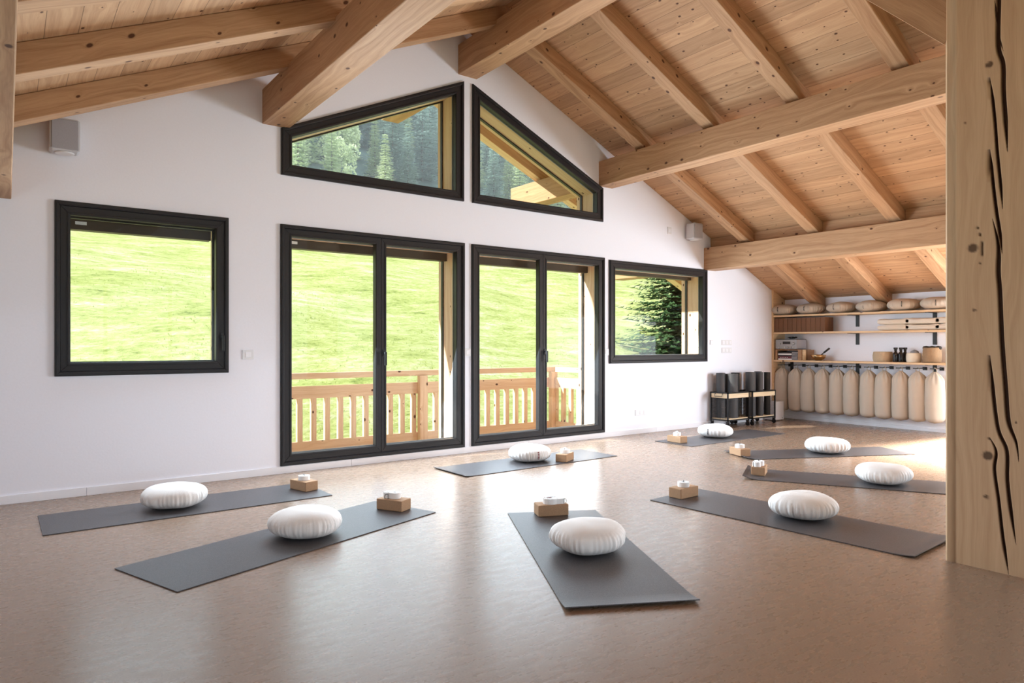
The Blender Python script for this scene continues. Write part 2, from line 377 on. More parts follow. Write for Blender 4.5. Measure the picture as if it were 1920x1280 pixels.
M['grass'] = mat_leaf('grass blades', (.30, .38, .10), (.42, .46, .18))
# ------------------------------------------------------------------ room shell
WY = 6.39; WO = 6.76; XL = -2.05; XR = 10.3; YB = -3.5; RX = 4.1185; SL = .4444; RZ = 4.682
def roofz(x): return RZ - SL * abs(x - RX)
b = MB(); b.face([(XL, YB, 0), (XR, YB, 0), (XR, WY + .02, 0), (XL, WY + .02, 0)])
b.box(XL - .3, XR + .3, YB - .3, WO, -.35, -.005)
struct(build('floor', b, M['floor'], origin=(0, 0, 0)))
# window wall, built of prisms round its six openings
WIN1 = [(.30, .952), (1.588, .952), (1.588, 2.326), (.30, 2.326)]
DOOR1 = [(2.046, .07), (4.072, .07), (4.072, 2.322), (2.046, 2.322)]
DOOR2 = [(4.165, .07), (6.213, .07), (6.213, 2.322), (4.165, 2.322)]
WIN2 = [(6.300, .953), (8.305, .953), (8.305, 2.303), (6.300, 2.303)]
TRL = [(2.052, 2.782), (4.062, 2.782), (4.062, 4.108), (2.052, 3.217)]
TRR = [(4.175, 2.782), (6.185, 2.782), (6.185, 3.217), (4.175, 4.108)]
def slab(mb, xa, xb, za, zb, y0, y1):
    """za/zb numbers or functions of x"""
    fa = za if callable(za) else (lambda x: za); fb = zb if callable(zb) else (lambda x: zb)
    xs = [xa] + ([RX] if xa < RX < xb else []) + [xb]
    for p, q in zip(xs, xs[1:]): mb.prism([(p, fa(p)), (q, fa(q)), (q, fb(q)), (p, fb(p))], y0, y1)
g = .03
def tl_top(x): return 3.217 + (4.108 - 3.217) / 2.01 * (x - 2.052) - g * 1.1
def tr_top(x): return 4.108 - (4.108 - 3.217) / 2.01 * (x - 4.175) - g * 1.1
def wall_pieces(mb, y0, y1):
    top = lambda x: roofz(x) + .03
    slab(mb, XL - .3, .30 + g, -.2, top, y0, y1)
    slab(mb, .30 + g, 1.588 - g, -.2, .952 + g, y0, y1); slab(mb, .30 + g, 1.588 - g, 2.326 - g, top, y0, y1)
    slab(mb, 1.588 - g, 2.08, -.2, top, y0, y1)
    slab(mb, 2.08, 4.035, -.2, .07 + g, y0, y1); slab(mb, 2.08, 4.035, 2.292, 2.812, y0, y1); slab(mb, 2.08, 4.035, tl_top, top, y0, y1)
    slab(mb, 4.035, 4.203, -.2, top, y0, y1)
    slab(mb, 4.203, 6.158, -.2, .07 + g, y0, y1); slab(mb, 4.203, 6.158, 2.292, 2.812, y0, y1); slab(mb, 4.203, 6.158, tr_top, top, y0, y1)
    slab(mb, 6.158, 6.33, -.2, top, y0, y1)
    slab(mb, 6.33, 8.275, -.2, .983, y0, y1); slab(mb, 6.33, 8.275, 2.273, top, y0, y1)
    slab(mb, 8.275, XR + .3, -.2, top, y0, y1)
b = MB(); wall_pieces(b, WY, WY + .12); struct(build('wall_back', b, M['wall'], origin=(0, WY, 0)))
b = MB(); wall_pieces(b, WY + .12, WO); struct(build('wall_outside', b, M['outer'], origin=(0, WO, 0)))
b = MB()   # right wall with a window the post hides
for (ya, yb, za, zb) in ((3.70, WY + .1, -.2, 2.05), (YB - .3, .3, -.2, 2.05), (.3, 3.70, -.2, .12), (.3, 3.70, 1.82, 2.05)): b.box(XR, XR + .3, ya, yb, za, zb)
struct(build('wall_right', b, M['wall'], origin=(XR, 0, 0)))
b = MB()
for (ya, yb, za, zb) in ((3.1, WY + .1, -.2, 2.05), (YB - .3, -.6, -.2, 2.05), (-.6, 3.1, -.2, .45), (-.6, 3.1, 1.82, 2.05)): b.box(XL - .3, XL, ya, yb, za, zb)
struct(build('wall_left', b, M['wall'], origin=(XL, 0, 0)))
b = MB(); top = lambda x: roofz(x) + .03
slab(b, XL - .3, .4, -.2, top, YB - .3, YB); slab(b, .4, 7.8, -.2, .07, YB - .3, YB); slab(b, .4, 7.8, 2.5, top, YB - .3, YB); slab(b, 7.8, XR + .3, -.2, top, YB - .3, YB)
struct(build('wall_front', b, M['wall'], origin=(0, YB, 0)))
# ceiling boards: one sloping slab on each side of the ridge, outdoors as far as the eaves
b = MB(); t = .06
for sg in (-1, 1):
    xe = RX + sg * 7.1; ze = roofz(xe)
    for (ya, yb) in ((YB - 1, 8.0),):
        L = 7.1 * math.hypot(1, SL)
        P = [Vector((RX, ya, RZ)), Vector((RX, yb, RZ)), Vector((xe, yb, ze)), Vector((xe, ya, ze))]
        uvs = [(ya, 0), (yb, 0), (yb, L), (ya, L)]; uvs = [(u + 50 * (sg > 0), v + 50 * (sg > 0)) for u, v in uvs]
        b.face(P, uvs); b.face([p + Vector((0, 0, .12)) for p in P], uvs)
        for i in range(4):
            j = (i + 1) % 4; up = Vector((0, 0, .12)); b.face([P[i], P[j], P[j] + up, P[i] + up], [(0, 0), (1, 0), (1, .1), (0, .1)])
struct(build('ceiling', b, M['plank'], origin=(RX, 0, RZ)))
# baseboards with their butt joints
joints = [XL, .512, 2.745, 4.969, 7.195, 9.96]
for a, c in zip(joints, joints[1:]):
    b = MB(); b.box(a + .0012, c - .0012, WY - .014, WY - .0005, .0, .066); struct(build('baseboard_back', b, M['trim'], bevel=.002))
b = MB(); b.box(XR - .05, XR - .0005, .0, 6.36, 0, .05); b.box(XR - .028, XR - .0005, .0, 6.36, .05, .11); struct(build('baseboard_right', b, M['trim'], bevel=.003))
b = MB(); b.box(XL + .0005, XL + .015, YB, WY - .02, 0, .066); struct(build('baseboard_left', b, M['trim']))
# ------------------------------------------------------------------ windows and doors
def pane(parent, poly, y, name='pane'):
    b = MB(); b.prism(poly, y, y + .006); return build(name, b, M['glass'], parent, world=True)
def opening(name, poly, leaves=None, shutter=True, reveal=True):
    cx = sum(p[0] for p in poly) / 4; z0 = min(p[1] for p in poly)
    e = bpy.data.objects.new(name, None); C.objects.link(e); e.location = (cx, WY, z0); struct(e)
    b = MB(); b.ring(poly, inset(poly, .036), WY - .022, WY + .06); b.ring(inset(poly, .010), inset(poly, .03), WY - .030, WY - .02)
    build('frame', b, M['black'], e, bevel=.003, world=True)
    ins = .105
    if leaves is None:
        b = MB(); b.ring(inset(poly, .0365), inset(poly, ins), WY - .012, WY + .055); b.ring(inset(poly, ins - .022), inset(poly, ins - .004), WY - .019, WY - .01)
        build('sash', b, M['black'], e, bevel=.003, world=True)
        pane(e, inset(poly, ins - .004), WY + .03)
    else:
        x0, x1 = poly[0][0] + .037, poly[1][0] - .037; zz0, zz1 = poly[0][1] + .037, poly[2][1] - .037; xm = leaves
        for (a, c, la, lc) in ((x0, xm - .0015, .07, .058), (xm + .0015, x1, .058, .07)):
            b = MB(); o_ = [(a, zz0), (c, zz0), (c, zz1), (a, zz1)]; i_ = [(a + la, zz0 + .068), (c - lc, zz0 + .068), (c - lc, zz1 - .068), (a + la, zz1 - .068)]
            b.ring(o_, i_, WY - .012, WY + .055)
            i2 = [(a + la - .004, zz0 + .064), (c - lc + .004, zz0 + .064), (c - lc + .004, zz1 - .064), (a + la - .004, zz1 - .064)]
            b.ring(inset(i2, -.016), i2, WY - .018, WY - .011)
            d = build('door_leaf', b, M['black'], e, bevel=.003, world=True)
            pane(d, i2, WY + .03)
    if reveal == 'thin':
        b = MB(); b.ring(inset(poly, .035), inset(poly, .06), WY + .065, WO + .01); build('reveal', b, M['outer'], e, world=True)
        b = MB(); b.ring(inset(poly, .06), inset(poly, .112), WY + .10, WY + .12); build('guide_rail', b, M['dark'], e, world=True)
    elif reveal:
        pi_ = inset(poly, .1); zb_ = poly[0][1] + .045; pi_ = [(p_[0], zb_ if k_ < 2 else p_[1]) for k_, p_ in enumerate(pi_)]; pr_ = inset(poly, .115); pr_ = [(p_[0], zb_ + .001 if k_ < 2 else p_[1]) for k_, p_ in enumerate(pr_)]
        b = MB(); b.ring(inset(poly, .035), pi_, WY + .065, WO + .01)
        build('reveal', b, M['outer'], e, world=True)
        b = MB(); b.ring(pi_, pr_, WY + .27, WY + .305); build('guide_rail', b, M['dark'], e, world=True)
        # thin steel spacer between the panes, just inside the sash
        b = MB(); b.ring(inset(poly, .098), inset(poly, .112), WY + .056, WY + .062); build('glass_spacer', b, M['silver'], e, world=True)
    if shutter:
        xa, xb = poly[0][0] + .1, poly[1][0] - .1; zt = poly[2][1] - .1
        b = MB(); b.box(xa, xb, WY + .20, WY + .30, zt - (.045 if name == 'window_2' else .085), zt + .0); build('shutter_box', b, M['brown_dark'], e, world=True)
        b = MB(); b.box(xa + .05, xa + .13, WY + .19, WY + .20, zt - .045, zt - .02); build('maker_plate', b, M['paper'], e, world=True)
    return e
w1 = opening('window_1', WIN1, reveal='thin'); d1 = opening('door_1', DOOR1, leaves=3.066); d2 = opening('door_2', DOOR2, leaves=5.19)
w2 = opening('window_2', WIN2); w3 = opening('window_3', TRL, shutter=False); w4 = opening('window_4', TRR, shutter=False)
def handle(parent, x, z, down=True, wide=.028):
    b = MB(); b.box(x - wide / 2, x + wide / 2, WY - .022, WY - .012, z - .035, z + .035); b.box(x - .009, x + .009, WY - .055, WY - .02, z - .009, z + .009)
    b.box(x - .011, x + .011, WY - .066, WY - .052, z - .125, z + .012)
    return build('handle', b, M['dark'], parent, bevel=.003, world=True)
handle(w1, 1.532, 1.27); handle(d1, 3.095, 1.115); handle(d2, 5.215, 1.115)
# openings behind and beside the camera
def plain_window(name, axis, c0, lo, hi, za, zb, n):
    e = bpy.data.objects.new(name, None); C.objects.link(e); struct(e)
    e.location = (c0, (lo + hi) / 2, za) if axis == 'x' else ((lo + hi) / 2, c0, za)
    b = MB(); g_ = MB(); w = .07
    def bx(a, c, p, q, mb, t=.06):
        if axis == 'x': mb.box(c0 - t / 2, c0 + t / 2, a, c, p, q)
        else: mb.box(a, c, c0 - t / 2, c0 + t / 2, p, q)
    bx(lo, hi, za, za + w, b); bx(lo, hi, zb - w, zb, b)
    for i in range(n + 1):
        s_ = lo + (hi - lo - w) * i / n; bx(s_, s_ + w, za + w, zb - w, b)
    bx(lo + w, hi - w, za + w, zb - w, g_, .006)
    build('frame', b, M['black'], e, world=True); build('pane', g_, M['glass'], e, world=True)
plain_window('window_5', 'x', XR + .12, .3, 3.70, .12, 1.82, 3)
plain_window('window_6', 'x', XL - .12, -.6, 3.1, .45, 1.82, 3)
plain_window('added_rear_doors', 'y', YB - .12, .4, 7.8, .07, 2.5, 6)  # unseen rear glazing, put in to go with the rear fill lamp
# ------------------------------------------------------------------ roof timbers
def purlin(x0, x1, z0, z1, label, y0=YB - .25, y1=8.3):
    b = MB(); b.box(x0, x1, y0, y1, z0, z1); o = build('roof_purlin', b, M['beam'], bevel=.006); return tag(o, label, 'beam', 'heavy beams running towards the window wall')
purlin(3.995, 4.242, 4.175, 4.50, 'thick ridge beam under the peak, ending above the gap between the two slanted windows')
purlin(1.885, 2.13, 3.225, 3.54, 'thick beam ending at the outer top corner of the left slanted window')
purlin(6.122, 6.365, 3.238, 3.555, 'thick beam ending at the outer corner of the right slanted window')
purlin(8.245, 8.52, 2.298, 2.62, 'lowest thick beam on the right, ending above the square window with the spruce')
purlin(-.245, .03, 2.298, 2.62, 'pale thick beam cut by the left edge, above and left of the left window')
RH = .18
nice = {5: 'nearest the window wall', 4: 'second from the window wall', 3: 'third from the window wall', 2: 'fourth from the window wall'}
def rafter(sg, yc, label, name='rafter', m='beam'):
    b = MB(); w = .075; xe = RX + sg * 7.0 if m == 'outer' else (XR - .002 if sg > 0 else XL + .002)
    L = 7.0 * math.hypot(1, SL)
    poly = [(RX + sg * .0, RZ - .001), (xe, roofz(xe) - .001), (xe, roofz(xe) - RH), (RX, RZ - RH)]
    n0 = len(b.uv); b.prism(poly, yc - w, yc + w)
    ou, ov = rnd.uniform(0, 30), rnd.uniform(0, 30)
    for fi in range(n0, len(b.f)):      # run the grain down the slope
        b.uv[fi] = [(ou + abs(b.v[k][0] - RX) * 1.094, ov + (b.v[k][2] + SL * abs(b.v[k][0] - RX)) + b.v[k][1] * .999) for k in b.f[fi]]
    o = build(name, b, M[m], bevel=.006)
    return tag(o, label, 'rafter', 'rafters of the ' + ('right' if sg > 0 else 'left') + ' roof slope')
for k in range(-3, 6):
    yc = .735 + k + (-.0)
    for sg in (1, -1):
        side = 'right' if sg > 0 else 'left'
        rafter(sg, yc, f'wooden rafter under the {side} roof slope, {nice[k]}' if k in nice else f'wooden rafter under the {side} roof slope, nearer the camera')
for yc, w in ((6.85, 'just outside the window wall'), (7.73, 'at the outer edge of the overhang')):
    for sg in (1, -1): rafter(sg, yc, f'outdoor rafter of the {"right" if sg > 0 else "left"} overhang {w}', m='outer')
# blocking boards standing on the lowest right beam between the rafters
for k in range(0, 5):
    b = MB(); y0 = .735 + k + .08; b.box(8.40, 8.43, y0, y0 + .84, 2.60, roofz(8.415)); o = build('blocking_board', b, M['beam'])
    tag(o, {4: 'light board on the lowest right beam, in the bay nearest the window wall', 3: 'light board on the lowest right beam, second bay from the window wall', 2: 'light board on the lowest right beam, third bay from the window wall'}.get(k, 'light board on the lowest right beam, hidden by the post'), 'board', 'boards between the rafters')
b = MB(); b.box(8.40, 8.43, 5.815, WY, 2.60, roofz(8.415)); tag(build('blocking_board', b, M['beam']), 'short light board on the lowest right beam against the window wall', 'board', 'boards between the rafters')
# ------------------------------------------------------------------ the cracked post
def post():
    X = 4.2; y0, y1 = 1.2, 1.62; zt = 4.17; ny, nz = 84, 640
    cr = [([(1865, 0), (1871, 60), (1881, 95)], 1.6), ([(1872, -60), (1872, 0), (1871, 85), (1880, 120), (1881, 170), (1885, 230), (1889, 285)], 4.2), ([(1856, 145), (1864, 215), (1869, 280), (1874, 330), (1880, 392)], 3.0),
          ([(1856, 280), (1860, 330), (1867, 390), (1874, 435), (1879, 475)], 3.2), ([(1861, 410), (1871, 460), (1871, 510), (1874, 550), (1878, 640), (1885, 730), (1890, 790), (1905, 830), (1910, 865)], 4.4),
          ([(1856, 665), (1862, 740), (1871, 805), (1887, 845), (1888, 900), (1895, 960), (1905, 1020)], 3.6), ([(1852, 815), (1867, 845), (1864, 880), (1872, 940), (1880, 1010), (1891, 1075)], 3.2),
          ([(1830, 415), (1842, 462), (1836, 500)], .8)]
    kn = [(1855, 121, 6.5), (1824, 465, 9), (1809, 230, 2.5), (1827, 581, 3), (1852, 854, 9), (1849, 931, 4), (1905, 792, 2)]
    segs = []
    def smooth(P):
        Q = [P[0]] + list(P) + [P[-1]]; out = []
        for i in range(1, len(Q) - 2):
            for k in range(5):
                t = k / 5; o_ = []
                for d in (0, 1):
                    p0, p1, p2, p3 = Q[i - 1][d], Q[i][d], Q[i + 1][d], Q[i + 2][d]
                    o_.append(.5 * (2 * p1 + (p2 - p0) * t + (2 * p0 - 5 * p1 + 4 * p2 - p3) * t * t + (3 * p1 - p0 - 3 * p2 + p3) * t ** 3))
                out.append(tuple(o_))
        return out + [P[-1]]
    for path, w in cr:
        P = [on_x(px, py, X) for px, py in path]; P = smooth([(p.y, p.z) for p in P]); T = [0]
        for a, c in zip(P, P[1:]): T.append(T[-1] + math.dist(a, c))
        for i in range(len(P) - 1): segs.append((P[i], P[i + 1], T[i] / T[-1], T[i + 1] / T[-1], w * .0030 * .8))
    K = []
    for px, py, r in kn: p = on_x(px, py, X); K.append((p.y, p.z, r * .0031))
    ys = [y0 + (y1 - .008 - y0) * i / ny for i in range(ny + 1)]
    # pack columns tightly where the cracks are
    ys = sorted(set([y0, y1 - .01, y1 - .05, y1 - .1] + [1.225 + .0022 * i for i in range(82)] + [1.42 + .01 * i for i in range(16)]))
    zs = [zt * i / nz for i in range(nz + 1)]
    V = []; A = []
    for z in zs:
        near = [s for s in segs if min(s[0][1], s[1][1]) - .02 < z < max(s[0][1], s[1][1]) + .02]
        for y in ys:
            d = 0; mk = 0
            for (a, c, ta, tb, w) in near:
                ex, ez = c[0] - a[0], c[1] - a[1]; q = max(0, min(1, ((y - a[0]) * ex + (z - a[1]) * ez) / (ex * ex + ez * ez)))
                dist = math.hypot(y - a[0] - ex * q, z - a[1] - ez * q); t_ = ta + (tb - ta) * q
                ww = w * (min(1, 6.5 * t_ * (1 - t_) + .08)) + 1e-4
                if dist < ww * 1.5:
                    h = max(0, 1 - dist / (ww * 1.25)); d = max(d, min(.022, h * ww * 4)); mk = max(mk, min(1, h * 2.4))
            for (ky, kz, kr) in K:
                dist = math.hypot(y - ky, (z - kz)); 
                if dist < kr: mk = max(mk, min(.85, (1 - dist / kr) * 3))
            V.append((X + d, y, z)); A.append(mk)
    n = len(ys); F = [(j * n + i, j * n + i + 1, (j + 1) * n + i + 1, (j + 1) * n + i) for j in range(len(zs) - 1) for i in range(n - 1)]
    b = MB(); uvs = [(v[2] * 1.0, v[1]) for v in V]; b.mesh(V, F, True, uvs); NV = len(V)
    # the other faces with a small chamfer at the far edge
    x2 = X + .38
    prof = [(X, y1 - .01), (X + .01, y1), (x2, y1), (x2, y0), (X, y0)]
    for (xa, ya), (xb, yb) in zip(prof, prof[1:]):
        b.face([(xa, ya, 0), (xb, yb, 0), (xb, yb, zt), (xa, ya, zt)], [(0, ya + xa), (0, yb + xb), (zt, yb + xb), (zt, ya + xa)])
    b.face([(p[0], p[1], 0) for p in prof]); b.face([(p[0], p[1], zt) for p in prof])
    e = thing('wooden_post', 'massive square pine post with long dark drying cracks at the right edge', 'post', (X + .19, (y0 + y1) / 2, 0))
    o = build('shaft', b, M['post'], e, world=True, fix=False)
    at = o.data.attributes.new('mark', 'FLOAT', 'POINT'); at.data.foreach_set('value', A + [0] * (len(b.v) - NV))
    return e
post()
def brace(name, p, q, wv, dv, m, label, cat='brace'):
    """bar from p to q, half-width vector wv, depth vector dv (downwards from its upper face)"""
    p, q, wv, dv = map(Vector, (p, q, wv, dv)); b = MB(); L = (q - p).length
    c = [p - wv, p + wv, q + wv, q - wv, p - wv + dv, p + wv + dv, q + wv + dv, q - wv + dv]
    ou = rnd.uniform(0, 30)
    for f, uv in (((0, 1, 2, 3), 0), ((4, 7, 6, 5), .4), ((0, 3, 7, 4), .8), ((1, 5, 6, 2), 1.2), ((0, 4, 5, 1), 2), ((3, 2, 6, 7), 2.4)):
        w_ = .2; U = [(ou, uv), (ou, uv + w_), (ou + L, uv + w_), (ou + L, uv)] if f in ((0, 1, 2, 3),) else ([(ou, uv), (ou + L, uv), (ou + L, uv + w_), (ou, uv + w_)] if uv < 2 and f != (1, 5, 6, 2) else [(ou, uv), (ou, uv + w_), (ou + L, uv + w_), (ou + L, uv)])
        b.face([c[k] for k in f], U)
    return tag(build(name, b, M[m], bevel=.006), label, cat)
brace('knee_brace', (4.29, 1.50, 3.038), (4.29, 2.64, 4.173), (.085, 0, 0), (0, .13, -.16), 'beam', 'diagonal knee brace rising from the cracked post to the ridge beam')
brace('knee_brace', (4.198, 1.40, 3.18), (3.25, 1.40, 4.09), (0, .06, 0), (-.10, 0, -.12), 'beam', 'short brace end meeting the top of the cracked post face')
# ------------------------------------------------------------------ wall fittings
def speaker(xc, z0, z1, label, w=.20, dep=.17):
    e = thing('wall_speaker', label, 'speaker', (xc, WY, z0), 0, 'small loudspeakers on the window wall')
    h = z1 - z0
    b = MB(); b.prism([(-w / 2, .012), (-w / 2 + .02, 0), (w / 2 - .02, 0), (w / 2, .012), (w / 2, h - .012), (w / 2 - .02, h), (-w / 2 + .02, h), (-w / 2, h - .012)], -dep, -.035)
    build('cabinet', b, M['speaker'], e, bevel=.006)
    b = MB(); b.box(-w / 2 + .012, w / 2 - .012, -dep - .012, -dep, .012, h - .012); build('grille', b, M['grille'], e, bevel=.008)
    b = MB(); b.box(-.03, .03, -.036, -.001, h * .3, h * .7); build('bracket', b, M['plastic'], e)
    b = MB(); b.lathe([(.06, -.010), (.066, -.004), (.066, -.0005)], 24, Matrix.Translation((0, -.1, 0))); build('bottom_cap', b, M['plastic'], e)
    return e
speaker(7.90, 2.70, 2.93, 'small pale speaker on the wall right of the right slanted window, above the square window')
speaker(.36, 2.68, 2.93, 'small grey speaker high on the wall above the left window')
def switch(x, z, w, h, label, n=1, horiz=True, name='light_switch', cat='switch', group='white switch plates on the window wall'):
    e = thing(name, label, cat, (x, WY, z), 0, group)
    b = MB(); b.box(-w / 2, w / 2, -.009, -.0005, -h / 2, h / 2); build('plate', b, M['plastic'], e, bevel=.003)
    for i in range(n):
        cx = (-w / 2 + w * (i + .5) / n); b = MB(); b.box(cx - .024, cx + .024, -.013, -.009, -.024, .024); build('rocker', b, M['trim'], e, bevel=.002)
    return e
switch(1.758, 1.11, .10, .085, 'white light switch between the left window and the left door')
switch(4.118, 1.115, .085, .085, 'white light switch on the strip between the two glass doors')
switch(6.257, 1.105, .080, .085, 'white light switch between the right door and the square window')
switch(8.415, 1.235, .07, .075, 'tiny white switch beside the right edge of the square window')
switch(8.78, 1.232, .24, .08, 'upper of two wide white switch plates left of the shelves', 3)
switch(8.78, 1.115, .24, .08, 'lower of two wide white switch plates left of the shelves', 3)
switch(6.90, .285, .22, .08, 'low white double socket near the floor under the square window', 3, name='wall_socket', cat='socket')
switch(7.48, 2.80, .08, .10, 'small white sensor plate left of the right speaker', 1, name='wall_sensor', cat='sensor')
# ------------------------------------------------------------------ yoga mats, cushions, blocks, straps
def make_mat(p, q, side, width, label, curl=(0, 0)):
    """p->q: long edge on the floor, side: +1 if the mat lies to the left of p->q"""
    p, q = Vector(p[:2]), Vector(q[:2]); d = (q - p).normalized(); L = (q - p).length; nrm = Vector((-d.y, d.x)) * side
    c = (p + q) / 2 + nrm * width / 2; e = []
    nx, ny = 60, 10; V = []; th = .005
    for top_ in (0, 1):
        for i in range(nx + 1):
            for j in range(ny + 1):
                s_ = i / nx; x = (s_ - .5) * L; y = (j / ny - .5) * width
                z = .0012 + th * top_
                if curl[0]: z += curl[0] * max(0, 1 - s_ * L / .14) ** 2
                if curl[1]: z += curl[1] * max(0, 1 - (1 - s_) * L / .14) ** 2
                V.append((x, y, z))
    n1 = (nx + 1) * (ny + 1); Fc = []
    def ix(i, j, t_): return t_ * n1 + i * (ny + 1) + j
    for i in range(nx):
        for j in range(ny):
            Fc.append((ix(i, j, 1), ix(i + 1, j, 1), ix(i + 1, j + 1, 1), ix(i, j + 1, 1))); Fc.append((ix(i, j, 0), ix(i, j + 1, 0), ix(i + 1, j + 1, 0), ix(i + 1, j, 0)))
    for i in range(nx):
        for j in (0, ny): Fc.append((ix(i, j, 0), ix(i + 1, j, 0), ix(i + 1, j, 1), ix(i, j, 1)))
    for j in range(ny):
        for i in (0, nx): Fc.append((ix(i, j, 0), ix(i, j + 1, 0), ix(i, j + 1, 1), ix(i, j, 1)))
    b = MB(); b.mesh(V, Fc, False); o = build('yoga_mat', b, M['mat'], origin=(0, 0, 0)); o.location = (c.x, c.y, 0); o.rotation_euler = (0, 0, math.atan2(d.y, d.x))
    return tag(o, label, 'yoga mat', 'dark yoga mats laid out on the floor')
f_ = onfloor
make_mat((.183, 5.189), (2.082, 5.212), 1, .62, 'dark grey yoga mat nearest the left wall part, in front of the left window', (.0, .0))
make_mat((.664, 3.619), (2.464, 4.243), 1, .61, 'dark grey yoga mat in the left foreground, running towards the left door')
make_mat((2.021, 2.326), (2.860, 3.912), -1, .64, 'dark grey yoga mat in the middle foreground, pointing at the camera', (.013, 0))
make_mat((3.334, 5.207), (5.283, 5.233), 1, .57, 'grey yoga mat lying right in front of the glass doors', (.010, 0))
make_mat((6.476, 5.185), (8.431, 5.202), 1, .57, 'dark yoga mat farthest away, beside the trolleys', (.0, 0))
make_mat((6.219, 4.243), (7.977, 3.371), 1, .55, 'dark yoga mat second farthest on the right, before the hanging bolsters', (.014, 0))
make_mat((5.281, 3.674), (6.20, 2.06), 1, .56, 'dark yoga mat third from the bolsters, its far end behind the post', (.03, 0))
make_mat((3.986, 3.594), (4.085, 1.729), 1, .63, 'dark yoga mat on the right nearest the cracked post', (.0, .012))
def zafu_mesh(seed, R=.222, H=.165, ex=.66, flat=None):
    r_ = random.Random(seed); ph = [(r_.uniform(0, 6.28), r_.randint(18, 70), r_.uniform(.2, 1)) for _ in range(9)]
    lob = [(r_.uniform(0, 6.28), k, r_.uniform(.002, .006)) for k in (2, 3, 5)]
    nprof = 30; prof = []
    for i in range(nprof + 1):
        a = -PI / 2 + PI * i / nprof; ca, sa = math.cos(a), math.sin(a)
        r = R * (abs(ca) ** ex); z = H / 2 + H / 2 * (abs(sa) ** .9) * (1 if sa > 0 else -1)
        if sa > 0: z -= .012 * (1 - min(1, r / (R * .8))) * 0
        prof.append((max(r, .0004), z))
    def wob(r, z, a, t):
        side = math.exp(-((t - .42) / .2) ** 2)
        if flat is not None: side *= 1 - math.exp(-(math.atan2(math.sin(a - flat), math.cos(a - flat)) / .11) ** 4)
        w = sum(s_ * math.sin(n * a + p + 2.5 * t) for p, n, s_ in ph) / 9
        w = abs(w) ** .7 * (1 if w > 0 else -1)
        rr = r * (1 + .075 * w * side) + sum(A * math.sin(k * a + p) for p, k, A in lob) * min(1, r / .1)
        zz = z + .006 * math.sin(2 * a + seed) * (z / H) * min(1, r / R)
        return rr, max(0.0005, zz)
    b = MB(); b.lathe(prof, 168, wob=wob, cap=False)
    return b
def zafu(seed, mname, kind='zafu_cushion', mark=None, inkm='ink', ex=.66):
    e = thing(kind, None, 'cushion'); build('cover', zafu_mesh(seed, ex=ex, flat=mark), M[mname], e)
    if mark is not None:
        g_ = MB(); R = .222
        # a short vertical line of print: five small glyph strokes standing on the side of the cover
        for gi, (dz, ww, hh) in enumerate(((.112, .010, .010), (.096, .006, .008), (.080, .013, .007), (.064, .006, .010), (.049, .010, .006))):
            for du in ((-ww / 2, ww / 2) if gi % 2 else (0,)):
                t_ = (dz - .0825) / .0825; rr = R * (max(0, 1 - abs(t_) ** (2 / .9)) ** .5) ** ex + .0075
                Mx = Matrix.Rotation(mark, 4, 'Z') @ Matrix.Translation((rr, du, dz))
                g_.box(-.009, .0015, -ww / 1.7, ww / 1.7, -hh / 1.8, hh / 1.8, Mx)
        build('printed_mark', g_, M[inkm], e)
    return e
def view_ang(p): return math.atan2(-p[1], -p[0])     # direction from a spot to the camera
zs = [((328, 957), None, 'white round cushion on the mat nearest the left window', 3), ((574, 1014), None, 'white round cushion on the left foreground mat', 5), ((1102, 1044), None, 'white round cushion on the middle foreground mat', 8),
      ((993, 868), .42, 'white round cushion in front of the glass doors, print on its right side', 11), ((1341, 822), -.42, 'white round cushion farthest away beside the trolleys', 14),
      ((1550, 852), None, 'white round cushion second farthest, before the hanging bolsters', 17), ((1506, 978), None, 'white round cushion on the mat nearest the cracked post', 20), ((1656, 911), None, 'white round cushion on the mat that runs behind the post', 23)]
for (px, py), mk, lab, sd_ in zs:
    p = onfloor(px, py); u = p.normalized(); c = p + u * .125
    e = zafu(sd_, 'cotton', mark=(None if mk is None else mk + view_ang(c)), inkm='inkred' if sd_ == 11 else 'ink')
    e.location = (c.x, c.y, .0066); tag(e, lab, 'cushion', 'white meditation cushions on the yoga mats')
def coil(b, R0=.042, turns=6, w=.042, t_=.0028, M_=None, seed=0):
    """spiral strip standing on its edge"""
    r_ = random.Random(seed); n = turns * 26; V = []; ph = r_.uniform(0, 6)
    for i in range(n + 1):
        a = 2 * PI * i / 26 + ph; r = 1.15 * R0 * (.22 + .78 * i / n)
        for (dr, z) in ((0, 0), (t_, 0), (t_, w), (0, w)):
            rr = r + dr; p = Vector((rr * math.cos(a), rr * math.sin(a), z)); V.append(M_ @ p if M_ else p)
    Fc = []
    for i in range(n):
        for k in range(4): Fc.append((i * 4 + k, i * 4 + (k + 1) % 4, i * 4 + 4 + (k + 1) % 4, i * 4 + 4 + k))
    b.mesh([tuple(v) for v in V], Fc, False)
def dring(b, c, R=.018, M_=None):
    pts = []
    for k in range(17):
        a = -PI / 2 + PI * k / 16; pts.append((R * math.cos(a) * 1.1, 0, R * math.sin(a)))
    pts.append((-.004, 0, R)); pts.append((-.004, 0, -R))
    pts = [tuple((M_ @ Vector(p) if M_ else Vector(p)) + Vector(c)) for p in pts]
    b.tube(pts, .0022, 6, closed=True)
